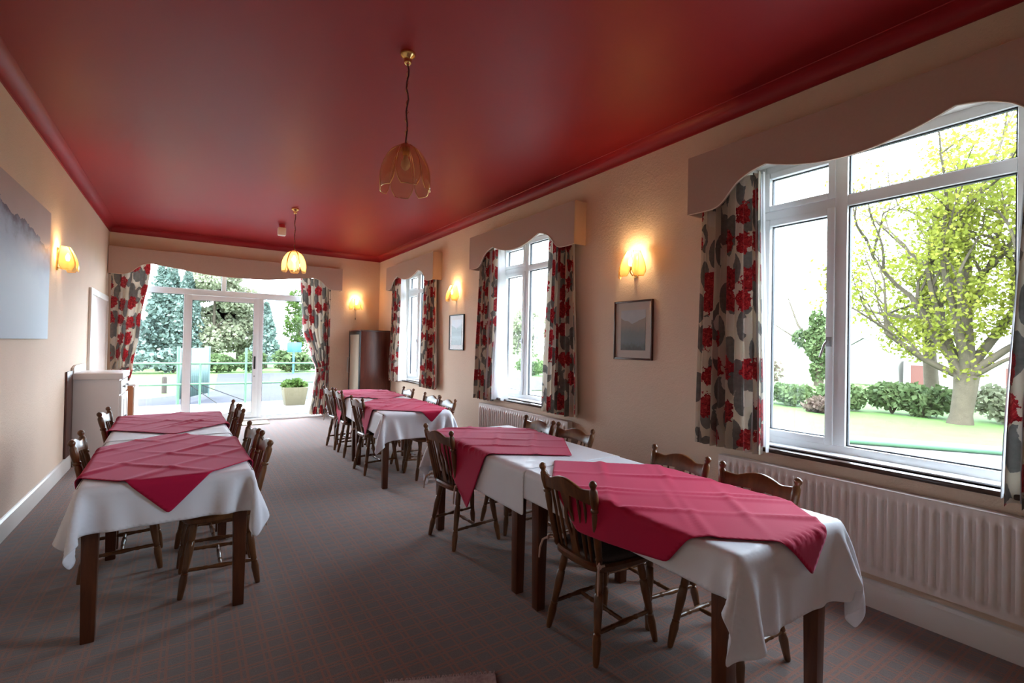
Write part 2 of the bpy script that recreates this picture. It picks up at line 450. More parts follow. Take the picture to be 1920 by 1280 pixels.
baseboard('baseboard_left', 'y', 1, XL, YN, 7.14, 'white skirting board along the left wall')
baseboard('baseboard_right', 'y', -1, XR, YN, YF, 'white skirting board under the radiators')
baseboard('baseboard_far', 'x', -1, YF, DX1+.02, XR, 'white skirting board right of the patio doors')

# ------------------------------------------------------------------ windows
def ring(mb, axis, a0, a1, u0, u1, z0, z1, w_):
    def bx(p0, p1, q0, q1):
        if axis == 'x': mb.box(a0, a1, p0, p1, q0, q1)
        else: mb.box(p0, p1, a0, a1, q0, q1)
    bx(u0, u0+w_, z0, z1); bx(u1-w_, u1, z0, z1); bx(u0+w_, u1-w_, z0, z0+w_); bx(u0+w_, u1-w_, z1-w_, z1)
def bar(axis, a0, a1, u0, u1, z0, z1, name, mat, parent, bevel=.004):
    mb = MB()
    if axis == 'x': mb.box(a0, a1, u0, u1, z0, z1)
    else: mb.box(u0, u1, a0, a1, z0, z1)
    return mb.build(name, mat, parent, bevel=bevel)
def pane(axis, a, u0, u1, z0, z1, parent, gasket=True):
    o = bar(axis, a, a+.006, u0, u1, z0, z1, 'pane', M['glass'], parent, bevel=0)
    if gasket:
        g = MB(); ring(g, axis, a-.012, a+.012, u0-.001, u1+.001, z0-.001, z1+.001, .007); g.build('gasket', M['gasket'], o, smooth=0)
    return o
def make_window(idx, c, label):
    t = thing('window_%d' % idx, label, 'window', (0, 0, 0), kind='structure')
    a0, a1 = XR+.15, XR+.22
    y0, y1, z0, z1 = c-WHALF, c+WHALF, WZ0, WZ1
    f = MB(); ring(f, 'x', a0, a1, y0, y1, z0, z1, .06); f.build('frame', M['upvc'], t, bevel=.005)
    my = c+.15; tz = 2.385
    bar('x', a0-.004, a1, my-.036, my+.036, z0+.06, z1-.06, 'mullion', M['upvc'], t)
    bar('x', a0-.002, a1, y0+.06, my-.036, tz-.035, tz+.035, 'transom', M['upvc'], t)
    bar('x', a0-.002, a1, my+.036, y1-.06, tz-.035, tz+.035, 'transom', M['upvc'], t)
    # casement (far side) with opening sash, fixed pane near side
    s = MB(); ring(s, 'x', a0-.018, a1-.01, my+.030, y1-.055, z0+.055, tz-.03, .045); so = s.build('sash', M['upvc'], t, bevel=.004)
    pane('x', a0+.03, my+.076, y1-.10, z0+.10, tz-.076, so)
    s = MB(); ring(s, 'x', a0-.018, a1-.01, my+.030, y1-.055, tz+.03, z1-.055, .04); so2 = s.build('sash', M['upvc'], t, bevel=.004)
    pane('x', a0+.03, my+.07, y1-.095, tz+.07, z1-.095, so2)
    pane('x', a0+.03, y0+.062, my-.038, z0+.062, tz-.037, t)
    pane('x', a0+.03, y0+.062, my-.038, tz+.037, z1-.062, t)
    h = MB(); hz = 1.50; hy = my+.052
    h.box(a0-.03, a0-.016, hy-.014, hy+.014, hz-.03, hz+.03)
    h.tube([(a0-.03, hy, hz), (a0-.055, hy, hz), (a0-.062, hy+.01, hz-.02), (a0-.062, hy+.035, hz-.10)], [.008, .008, .008, .006], 8)
    h.build('handle', M['grey'], so, smooth=40)
    # reveal lining and sill
    r = MB(); r.box(XR+.001, a0, y1-.004, y1+.002, z0, z1); r.box(XR+.001, a0, y0-.002, y0+.004, z0, z1); r.box(XR+.001, a0, y0, y1, z1-.004, z1+.002)
    r.build('reveal', M['trim'], t, smooth=0)
    sl = MB(); sl.box(XR-.045, a0+.005, y0-.06, y1+.06, z0-.028, z0); sl.build('sill', M['sillwood'], t, bevel=.006)
    sw = MB(); sw.box(XR+.045, a0+.005, y0+.002, y1-.002, z0, z0+.012); sw.build('sill_board', M['upvc'], t, bevel=.004)
    return t
make_window(1, WIN_C[0], 'large white framed window nearest the viewer overlooking the tree')
make_window(2, WIN_C[1], 'middle white framed window above the shorter radiator')
make_window(3, WIN_C[2], 'farthest white framed window beside the dark cabinet')

# patio doors
dt = thing('door_1', 'white framed sliding patio doors filling the end wall', 'patio door', kind='structure')
A0, A1 = YF+.10, YF+.18
f = MB(); ring(f, 'y', A0, A1, DX0, DX1, .0, DZ1, .06); f.build('frame', M['upvc'], dt, bevel=.005)
bar('y', A0-.01, A1, DX0+.06, DX1-.06, 2.21, 2.31, 'transom', M['upvc'], dt)
bar('y', A0, A1, .46, .53, 2.31, DZ1-.06, 'transom_mullion', M['upvc'], dt)
pane('y', A0+.04, DX0+.062, .458, 2.312, DZ1-.062, dt); pane('y', A0+.04, .532, DX1-.062, 2.312, DZ1-.062, dt)
bar('y', A0-.015, A1, -.085, -.015, .06, 2.21, 'stile', M['upvc'], dt)
bar('y', A0-.015, A1, 1.05, 1.13, .06, 2.21, 'stile', M['upvc'], dt)
s = MB(); ring(s, 'y', A0-.035, A0+.01, -.05, 1.055, .06, 2.205, .085); so = s.build('sliding_leaf', M['upvc'], dt, bevel=.004)
pane('y', A0-.015, .035, .97, .145, 2.12, so)
pane('y', A0+.03, DX0+.062, -.087, .062, 2.208, dt); pane('y', A0+.03, 1.132, DX1-.062, .062, 2.208, dt)
h = MB(); h.box(.985, 1.015, A0-.055, A0-.036, .93, 1.16); h.build('handle', M['blackmetal'], so, bevel=.005)
k = MB(); k.lathe((1.0, A0-.036, .80), (1.0, A0-.05, .80), [(0, .014), (1, .012)], 12); k.build('lock', M['grey'], so)
th = MB(); th.box(DX0-.02, DX1+.02, YF-.03, A0+.01, 0.0, .035); th.build('threshold', M['upvc'], dt, bevel=.006)

# inner door on left wall
d2 = thing('door_2', 'pale pink painted door in the left wall behind the white cabinet', 'door', kind='structure')
f = MB(); ring(f, 'x', XL, XL+.03, 8.12, 9.70, -.08, 2.08, .08); f.build('frame', M['trim'], d2, bevel=.004)
f = MB(); f.box(XL, XL+.018, 8.2, 9.62, 0.005, 2.0); f.build('leaf', simple('pale_pink_gloss', (.74, .60, .54), .25), d2, bevel=.003)

# ------------------------------------------------------------------ pelmets and curtains
PROF = [(0, 2.555), (.1, 2.56), (.2, 2.575), (.33, 2.605), (.47, 2.655), (.57, 2.632), (.66, 2.59), (.72, 2.535), (.77, 2.48), (.82, 2.45), (.90, 2.44), (1.06, 2.443)]
PROFD = [(0, 2.53), (.25, 2.535), (.5, 2.55), (.9, 2.605), (1.22, 2.648), (1.33, 2.62), (1.41, 2.56), (1.48, 2.49), (1.56, 2.45), (1.66, 2.445), (1.765, 2.45)]
def smooth_poly(pts, n=6):
    out = []
    P = [pts[0]]+pts+[pts[-1]]
    for i in range(1, len(P)-2):
        p0, p1, p2, p3 = P[i-1], P[i], P[i+1], P[i+2]
        for k in range(n):
            t = k/n
            out.append(tuple(.5*((2*b)+(c-a)*t+(2*a-5*b+4*c-d)*t*t+(-a+3*b-3*c+d)*t**3) for a, b, c, d in zip(p0, p1, p2, p3)))
    out.append(pts[-1]); return out
def pelmet(axis, c, pos, sgn, prof, label, ztop=2.87, depth=.155):
    """front board plane at pos+sgn*depth from the wall plane pos"""
    t = thing('pelmet', label, 'pelmet', (0, 0, 0))
    pk = max(range(len(prof)), key=lambda i: prof[i][1])
    half = smooth_poly(prof[:pk+1])[:-1]+smooth_poly(prof[pk:])   # keep the cusp at the peak
    low = [(c-d, z) for d, z in reversed(half)]+[(c+d, z) for d, z in half[1:]]
    top = [(u, ztop) for u, z in low]
    f0, f1 = sorted((pos+sgn*(depth-.018), pos+sgn*depth))
    mb = MB(); mb.strip(top, low, axis, f0, f1); mb.build('front_board', M['pelmet'], t, smooth=30)
    g0, g1 = sorted((pos+sgn*.001, pos+sgn*(depth-.018)))
    for e, s in ((low[0][0], 1), (low[-1][0], -1)):
        u0, u1 = sorted((e, e+s*.018)); zb = prof[-1][1]
        bar(axis, g0, g1, u0, u1, zb, ztop, 'end_board', M['pelmet'], t, bevel=.002)
    bar(axis, g0, g1, low[0][0]+.018, low[-1][0]-.018, ztop-.018, ztop, 'top_board', M['pelmet'], t, bevel=0)
    pa = pos+sgn*(depth+.001)
    pts = [((pa, u, z) if axis == 'x' else (u, pa, z)) for u, z in low]
    p = MB(); p.tube(pts, .004, 6); p.build('piping', M['piping'], t)
    return t
pelmet('x', WIN_C[0], XR, -1, PROF, 'largest looking scalloped beige pelmet, over the nearest window')
pelmet('x', WIN_C[1], XR, -1, PROF, 'scalloped beige pelmet over the middle window')
pelmet('x', WIN_C[2], XR, -1, PROF, 'scalloped beige pelmet over the farthest window in the right wall')
pelmet('y', .70, YF, -1, PROFD, 'long scalloped beige pelmet over the patio doors')

def curtain(axis, pos, sgn, e0, e1, z0, z1, folds, amp, label, flat, lining_dir=0, seed=0, tie=None, hem=.015):
    """e0(z), e1(z): edge coordinates along the wall; sgn: direction into the room"""
    rg = random.Random(seed)
    nu, nv = folds*12, 46
    ph = [rg.uniform(0, 6.28) for _ in range(6)]
    def P(s, z, dep=0):
        t = (z1-z)/(z1-z0)
        a, b = e0(z), e1(z)
        wid = abs(b-a)
        s2 = s+.018*math.sin(2*PI*s*2+ph[0])+.012*math.sin(2*PI*s*3.3+ph[1]+t*1.2)
        u = a+(b-a)*s
        A = 1.6*amp*(.55+.45*t)*(.75+.25*math.sin(s*9+ph[2]))
        off = A*math.sin(2*PI*folds*s2+ph[3])+.25*A*math.sin(2*PI*folds*2.0*s2+ph[4]+t)
        u += .35*A*math.cos(2*PI*folds*s2+ph[3])*(b-a)/max(wid, .01)*.6
        a_ = pos+sgn*(.075+off+dep)
        return (a_, u, z) if axis == 'x' else (u, a_, z)
    mb = MB(); vs = []; uv = []
    zm = z1+(z0-z1)*.55; row = [Vector(P(i/nu, zm)) for i in range(nu+1)]; arc = [0]
    for a_, b_ in zip(row, row[1:]): arc.append(arc[-1]+(b_-a_).length)
    for j in range(nv+1):
        for i in range(nu+1):
            s = i/nu; z = z1+(z0-z1)*j/nv
            if j == nv: z += hem*math.sin(s*folds*2*PI+ph[5])*.3
            vs.append(P(s, z)); uv.append((arc[i]*flat+seed*.37, z*flat+seed*.13))
    w_ = nu+1
    fs = [(j*w_+i, j*w_+i+1, (j+1)*w_+i+1, (j+1)*w_+i) for j in range(nv) for i in range(nu)]
    mb.add(vs, fs)
    t = thing('curtain', label, 'curtain')
    mb.build('fabric', M['curtain'], t, smooth=180, uv=uv)
    # lining on the wall side, peeping out at the inner edge
    lb = MB(); vs = []
    ext = .06*lining_dir
    for j in range(nv+1):
        for i in range(nu+1):
            s = i/nu; z = z1+(z0+.02-z1)*j/nv
            x = Vector(P(s, z, -.014))
            if lining_dir:
                q = s if lining_dir > 0 else 1-s
                k_ = max(0, (q-.6)/.4)**2; t_ = j/nv
                dv = abs(lining_dir)*(.35+.65*t_)*k_*(1 if (e1(z)-e0(z))*lining_dir > 0 else -1)
                if axis == 'x': x.y += dv; x.x -= sgn*.02*k_
                else: x.x += dv; x.y -= sgn*.02*k_
            vs.append(x)
    lb.add(vs, fs); lb.build('lining', M['lining'], t, smooth=180)
    if tie:
        z = tie; pts = []
        for i in range(25):
            s = -.02+1.04*i/24
            p = Vector(P(min(max(s, 0), 1), z+.05*(s-.5)))
            if axis == 'y': p.y += sgn*.028
            else: p.x += sgn*.028
            pts.append(p)
        tb = MB(); vs = []; uvt = []
        for dz in (-.045, -.02, .02, .045):
            for i, p in enumerate(pts):
                vs.append((p.x, p.y+(.006 if abs(dz) > .03 else 0), p.z+dz)); uvt.append((i*.03+.2, dz+.55))
        fs2 = [(j*25+i, j*25+i+1, (j+1)*25+i+1, (j+1)*25+i) for j in range(3) for i in range(24)]
        tb.add(vs, fs2); tb.build('tie_back', M['curtain'], t, smooth=180, uv=uvt)
    return t
def lin(pts):
    pts = sorted(pts)
    def f(z):
        if z <= pts[0][0]: return pts[0][1]
        for (a, va), (b, vb) in zip(pts, pts[1:]):
            if z <= b:
                t = (z-a)/(b-a); t = t*t*(3-2*t); return va+(vb-va)*t
        return pts[-1][1]
    return f
K = lambda v: (lambda z: v)
# right wall: far-side curtain then near-side curtain of each window  (edges run from larger y to smaller y)
curtain('x', XR, -1, lin([(.74, 2.25), (2.6, 2.22)]), lin([(.74, 1.74), (2.6, 1.78)]), .745, 2.64, 8, .030, 'rose print curtain left of the nearest window', 1.0, .035, 1)
curtain('x', XR, -1, lin([(.74, .60), (2.6, .54)]), lin([(.74, .12), (2.6, .2)]), .745, 2.64, 8, .030, 'rose print curtain at the right edge of the photograph', 1.0, -.02, 2)
curtain('x', XR, -1, lin([(.74, 5.64), (2.6, 5.58)]), lin([(.74, 5.17), (2.6, 5.14)]), .745, 2.64, 7, .030, 'rose print curtain left of the middle window', 1.0, .27, 3)
curtain('x', XR, -1, lin([(.74, 4.13), (2.6, 4.06)]), lin([(.74, 3.60), (2.6, 3.68)]), .745, 2.64, 7, .032, 'rose print curtain right of the middle window', 1.0, -.02, 4)
curtain('x', XR, -1, lin([(.74, 8.93), (2.6, 8.85)]), lin([(.74, 8.55), (2.6, 8.45)]), .745, 2.64, 7, .028, 'rose print curtain between dark cabinet and farthest window', 1.0, .30, 5)
curtain('x', XR, -1, lin([(.74, 7.42), (2.6, 7.36)]), lin([(.74, 6.86), (2.6, 6.95)]), .745, 2.64, 7, .030, 'rose print curtain on the near side of the farthest window', 1.0, -.02, 6)
curtain('y', YF, -1, lin([(.05, -1.01), (2.65, -1.03)]), lin([(.05, -.74), (.7, -.78), (.95, -.74), (1.6, -.66), (2.65, -.54)]), .06, 2.65, 6, .030, 'rose print curtain left of the patio doors', .82, 0, 7, tie=.93)
curtain('y', YF, -1, lin([(.05, 1.90), (.5, 1.97), (.92, 2.02), (1.2, 1.93), (1.7, 1.77), (2.65, 1.72)]), lin([(.05, 2.27), (.92, 2.27), (2.65, 2.27)]), .06, 2.65, 8, .030, 'rose print curtain tied back right of the patio doors', .82, 0, 8, tie=.93)

# ------------------------------------------------------------------ radiators
def radiator(y0, y1, label):
    t = thing('radiator', label, 'radiator', (0, 0, 0))
    z0, z1 = .21, .685; xb, xf = XR-.055, XR-.085
    n = int(round((y1-y0-.05)/.0445)); p = (y1-y0-.05)/n
    us = []; ds = []
    for k in range(n):
        b = y0+.025+k*p
        for q, d in ((0, 0), (.30, 0), (.42, .013), (.52, .016), (.82, .016), (.92, .013)):
            us.append(b+q*p); ds.append(d)
    us = [y0]+us+[y1]; ds = [0]+ds+[0]
    zs = [(z0, 0), (z0+.03, 0), (z0+.045, .6), (z0+.06, 1), (z1-.06, 1), (z1-.045, .6), (z1-.03, 0), (z1, 0)]
    P = np.array([[(xf-d*k_, u, z) for u, d in zip(us, ds)] for z, k_ in zs])
    mb = MB(); mb.grid(P); mb.box(xf+.003, xf+.012, y0, y1, z0, z1)
    mb.build('panel', M['rad'], t, smooth=60)
    g = MB(); g.box(xf-.002, XR-.02, y0, y1, z1, z1+.006); g.build('top_grille', M['rad'], t, bevel=.002)
    for e in (y0, y1-.006):
        g = MB(); g.box(xf+.002, XR-.02, e, e+.006, z0+.02, z1); g.build('end_panel', M['rad'], t, bevel=.002)
    g = MB(); g.box(xf+.012, XR-.001, (y0+y1)/2-.3, (y0+y1)/2-.26, z0+.05, z1-.05); g.build('bracket', M['rad'], t, smooth=0)
    v = MB(); v.lathe((xf+.02, y1+.03, 0.0), (xf+.02, y1+.03, z0+.06), [(0, .008), (.75, .008), (.76, .018), (1, .018)], 10); v.lathe((xf+.02, y1+.03, z0+.04), (xf+.02, y1-.01, z0+.04), [(0, .009), (1, .009)], 8)
    v.build('valve', M['trim'], t)
    return t
radiator(.36, 2.06, 'long white ribbed panel radiator under the nearest window')
radiator(3.72, 5.50, 'white ribbed panel radiator under the middle window')

# ------------------------------------------------------------------ tables and cloths
TZ = .742
def make_table(pairloc, rz, yc, length, width, label, grp):
    c, s = math.cos(rz), math.sin(rz)
    loc = (pairloc[0]-s*yc, pairloc[1]+c*yc, 0)
    t = thing('dining_table', label, 'table', loc, rz, grp)
    hl, hw = length/2, width/2
    mb = MB(); mb.box(-hw, hw, -hl, hl, TZ-.028, TZ); mb.build('tabletop', M['table'], t, bevel=.010, seg=3)
    a = MB(); ins = .045
    ring2 = [(-hw+ins, -hw+ins+.02, -hl+.1, hl-.1), (hw-ins-.02, hw-ins, -hl+.1, hl-.1), (-hw+.1, hw-.1, -hl+ins, -hl+ins+.02), (-hw+.1, hw-.1, hl-ins-.02, hl-ins)]
    for q in ring2: 
        am = MB(); am.box(*q, TZ-.108, TZ-.028); am.build('apron', M['table'], t, bevel=.002)
    for sx in (-1, 1):
        for sy in (-1, 1):
            x, y = sx*(hw-.05), sy*(hl-.075)
            lg = MB(); top, bot = .034, .026
            v = [(x+a_*bot, y+b_*bot, 0) for a_, b_ in ((-1,-1),(1,-1),(1,1),(-1,1))]+[(x+a_*top, y+b_*top, TZ-.028) for a_, b_ in ((-1,-1),(1,-1),(1,1),(-1,1))]
            lg.add(v, [(0,3,2,1),(4,5,6,7),(0,1,5,4),(1,2,6,5),(2,3,7,6),(3,0,4,7)]); lg.build('leg', M['table'], t, bevel=.003)
    return t

def sim_cloth(flat, tris_keep, hx, hy0, hy1, top, r, steps=46, iters=7, seed=0, flare=.42, noise_amp=.002):
    """position based draping of a (ny,nx,2) flat sheet over the box |x|<hx, hy0<y<hy1, z<top"""
    g = np.random.default_rng(seed)
    ny, nx = flat.shape[:2]
    fx, fy = flat[..., 0], flat[..., 1]
    ex = np.sign(fx)*np.maximum(np.abs(fx)-hx, 0); cy = np.clip(fy, hy0, hy1); ey = fy-cy
    el = np.hypot(ex, ey); cx = np.clip(fx, -hx, hx)
    P = np.zeros((ny, nx, 3)); P[..., 0] = cx+ex*flare+np.sign(ex)*(r+.002); P[..., 1] = cy+ey*flare+np.sign(ey)*(r+.002)
    P[..., 2] = top-el*math.sqrt(1-flare*flare*.9)
    free = (el > .004)
    P += free[..., None]*g.normal(0, noise_amp, P.shape)
    # gentle large-scale waviness along the hanging edges
    P[..., 0] += free*np.sign(ex)*.010*np.sin(fy*9+seed); P[..., 1] += free*np.sign(ey)*.010*np.sin(fx*9+seed*2)
    V = np.zeros_like(P); W = free.astype(float)[..., None]
    rest = {}
    F3 = np.dstack([flat, np.zeros((ny, nx))])
    cons = []
    for (di, dj, st) in ((0,1,1.), (1,0,1.), (1,1,.6), (1,-1,.6), (0,2,.55), (2,0,.55)):
        for par in range(2 if max(abs(di), abs(dj)) == 1 else 4):
            cons.append((di, dj, st, par))
    def sl(n, d, par, step):
        return None
    idx = np.arange(ny*nx).reshape(ny, nx)
    C = []
    for di, dj, st, par in cons:
        if dj >= 0: a = idx[:ny-di, :nx-dj]; b = idx[di:, dj:]
        else: a = idx[:ny-di, -dj:]; b = idx[di:, :nx+dj]
        jj, ii = np.meshgrid(np.arange(a.shape[1]), np.arange(a.shape[0]))
        k = ii if di else jj
        step = max(abs(di), abs(dj))
        sel = ((k//step) % 2 == par % 2) if step == 1 else (((k//2) % 2 == par % 2) & ((k % 2) == par//2))
        a = a[sel]; b = b[sel]
        fr = (W.reshape(-1)[a]+W.reshape(-1)[b]) > 0
        a = a[fr]; b = b[fr]
        if len(a) == 0: continue
        L0 = np.linalg.norm(F3.reshape(-1, 3)[a]-F3.reshape(-1, 3)[b], axis=1)
        wa = W.reshape(-1)[a]; wb = W.reshape(-1)[b]; s_ = wa+wb
        C.append((a, b, L0, (wa/s_)[:, None], (wb/s_)[:, None], st))
    p = P.reshape(-1, 3); v = V.reshape(-1, 3); wf = W.reshape(-1, 1); dt_ = 1/50
    for it in range(steps):
        v *= .96; v[:, 2] -= 9.8*dt_*wf[:, 0]
        q = p+v*dt_*wf
        for _ in range(iters):
            for a, b, L0, wa, wb, st in C:
                d = q[b]-q[a]; l = np.sqrt((d*d).sum(1))+1e-9
                dd = d*((l-L0)/l*st)[:, None]
                q[a] += dd*wa; q[b] -= dd*wb
            # box collision
            ax = hx+r; y0, y1 = hy0-r, hy1+r
            ins = (np.abs(q[:, 0]) < ax) & (q[:, 1] > y0) & (q[:, 1] < y1) & (q[:, 2] < top) & (wf[:, 0] > 0)
            if ins.any():
                i = np.where(ins)[0]
                dx = ax-np.abs(q[i, 0]); d0 = q[i, 1]-y0; d1 = y1-q[i, 1]; dzz = top-q[i, 2]
                k = np.argmin(np.stack([dx, d0, d1, dzz]), axis=0)
                m0 = i[k == 0]; q[m0, 0] = np.sign(q[m0, 0])*ax
                m1 = i[k == 1]; q[m1, 1] = y0
                m2 = i[k == 2]; q[m2, 1] = y1
                m3 = i[k == 3]; q[m3, 2] = top
        v = (q-p)/dt_*.92; p = q
    return p.reshape(ny, nx, 3)
def cloth_obj(name, P, keep, mat, loc, rz, label, cat, grp, thick=.0022):
    ny, nx = P.shape[:2]
    mb = MB(); vs = P.reshape(-1, 3).tolist(); fs = []
    for j in range(ny-1):
        for i in range(nx-1):
            a, b, c, d = j*nx+i, j*nx+i+1, (j+1)*nx+i+1, (j+1)*nx+i
            for tri in (((a, b, d), (b, c, d)) if keep is None else ((a, b, c), (a, c, d))):
                if keep is None or all(keep[k//nx, k % nx] for k in tri): fs.append(tri)
    used = sorted({k for t in fs for k in t}); mp = {k: n for n, k in enumerate(used)}
    mb.add([vs[k] for k in used], [tuple(mp[k] for k in t) for t in fs])
    o = mb.build(name, mat, smooth=180); o.location = (loc[0], loc[1], 0); o.rotation_euler = (0, 0, rz)
    so = o.modifiers.new('thickness', 'SOLIDIFY'); so.thickness = thick; so.offset = 0
    sb = o.modifiers.new('smooth', 'SUBSURF'); sb.levels = 1; sb.render_levels = 1
    o.modifiers.move(1, 0)
    return tag(o, label, cat, grp)
def white_cloth(pair, xa, xb, ya, yb, layer, seed, label):
    loc, rz, hw, hy = pair
    nx = int(round((xb-xa)/.026))+1; ny = int(round((yb-ya)/.026))+1
    flat = np.stack(np.meshgrid(np.linspace(xa, xb, nx), np.linspace(ya, yb, ny)), axis=-1)
    P = sim_cloth(flat, None, hw+.002, -hy-.002, hy+.002, TZ+.005+layer*.003, .007+layer*.004, seed=seed)
    return cloth_obj('tablecloth', P, None, M['linen'], loc, rz, label, 'tablecloth', 'white tablecloths')
def red_cloth(pair, tip, ang, side, layer, seed, label, cut=None, n=41):
    """square topper: near tip position (local), ang = direction of the edge leaving the tip to the left"""
    loc, rz, hw, hy = pair
    a = Vector((-math.cos(ang), math.sin(ang))); b = Vector((math.sin(ang), math.cos(ang)))
    S = np.linspace(0, side, n)
    I, J = np.meshgrid(S, S)     # I along a, J along b
    flat = np.stack([tip[0]+a.x*I+b.x*J, tip[1]+a.y*I+b.y*J], axis=-1)
    P = sim_cloth(flat, None, hw+.004, -hy-.004, hy+.004, TZ+.014+layer*.003, .022+layer*.004, seed=seed, noise_amp=.004)
    # ironed fold ridges
    rg = random.Random(seed)
    for q, ax in [(k/4, d) for k in (1, 2, 3) for d in (0, 1)]+[(rg.uniform(.1, .9), rg.randint(0, 1)) for _ in range(3)]:
        k = int(round(q*(n-1))); h = rg.uniform(.006, .013)
        sl = P[:, k] if ax == 0 else P[k, :]
        onTop = sl[:, 2] > TZ+.008
        sl[:, 2] += h*onTop*(.6+.4*np.sin(np.linspace(0, 9, n)+rg.uniform(0, 6)))
    keep = None
    if cut is not None:
        ii, jj = np.meshgrid(np.arange(n), np.arange(n)); keep = (ii-jj) <= cut
    return cloth_obj('table_topper', P, keep, M['red'], loc, rz, label, 'table topper', 'red table toppers')
# pairs: (centre, rotation, half width, half length)
PAIR_R = ((1.935, 2.215), math.radians(-1.5), .36, 1.31)
PAIR_F = ((2.01, 5.86), math.radians(-2.7), .36, 1.27)
PAIR_L = ((-.085, 4.165), math.radians(1.4), .36, 1.235)
GT = 'dining tables'
make_table(PAIR_R[0], PAIR_R[1], -.66, 1.27, .72, 'mahogany dining table nearest the viewer under the large window', GT)
make_table(PAIR_R[0], PAIR_R[1], .665, 1.26, .72, 'mahogany dining table pushed behind the nearest window table', GT)
make_table(PAIR_F[0], PAIR_F[1], -.64, 1.23, .72, 'near table of the far row by the middle window', GT)
make_table(PAIR_F[0], PAIR_F[1], .64, 1.23, .72, 'farthest table of the right row near the dark cabinet', GT)
make_table(PAIR_L[0], PAIR_L[1], -.62, 1.20, .72, 'front table of the left hand row beside the left wall', GT)
make_table(PAIR_L[0], PAIR_L[1], .62, 1.20, .72, 'rear table of the left hand row in front of the patio doors', GT)
white_cloth(PAIR_R, -.36-.15, .36+.25, -1.31-.28, .06, 0, 1, 'white tablecloth with pointed corners on the nearest window table')
white_cloth(PAIR_R, -.36-.24, .36+.20, -.03, 1.31+.28, 1, 2, 'white tablecloth on the second window table behind the nearest')
white_cloth(PAIR_F, -.36-.22, .36+.22, -1.27-.24, .04, 0, 3, 'white tablecloth on the near table of the far right row')
white_cloth(PAIR_F, -.36-.22, .36+.22, -.02, 1.27+.22, 1, 4, 'white tablecloth on the farthest table near the dark cabinet')
white_cloth(PAIR_L, -.36-.22, .36+.22, -1.235-.21, .05, 0, 5, 'white tablecloth on the front table of the left row')
white_cloth(PAIR_L, -.36-.22, .36+.22, -.02, 1.235+.2, 1, 6, 'white tablecloth on the rear table of the left row')
def loc2(pair, x, y):
    (cx, cy), rz = pair[0], pair[1]
    dx, dy = x-cx, y-cy
    return (math.cos(rz)*dx+math.sin(rz)*dy, -math.sin(rz)*dx+math.cos(rz)*dy)
red_cloth(PAIR_R, loc2(PAIR_R, 1.95, .74), math.radians(39), 1.08, 0, 11, 'red table topper with front point on the nearest window table', cut=26)
red_cloth(PAIR_R, loc2(PAIR_R, 2.0, 2.30), math.radians(33), .98, 1, 12, 'red table topper hanging deep on the second window table')
red_cloth(PAIR_F, loc2(PAIR_F, 2.08, 4.46), math.radians(41), 1.06, 0, 13, 'red table topper with front point on the far right row')
red_cloth(PAIR_F, loc2(PAIR_F, 2.05, 5.78), math.radians(42), 1.06, 1, 14, 'red table topper on the farthest table near the dark cabinet')
red_cloth(PAIR_L, loc2(PAIR_L, -.06, 2.745), math.radians(45), 1.08, 0, 15, 'creased red topper with front point on the left row')
red_cloth(PAIR_L, loc2(PAIR_L, -.07, 4.22), math.radians(44), 1.06, 1, 16, 'creased red topper on the rear table of the left row')

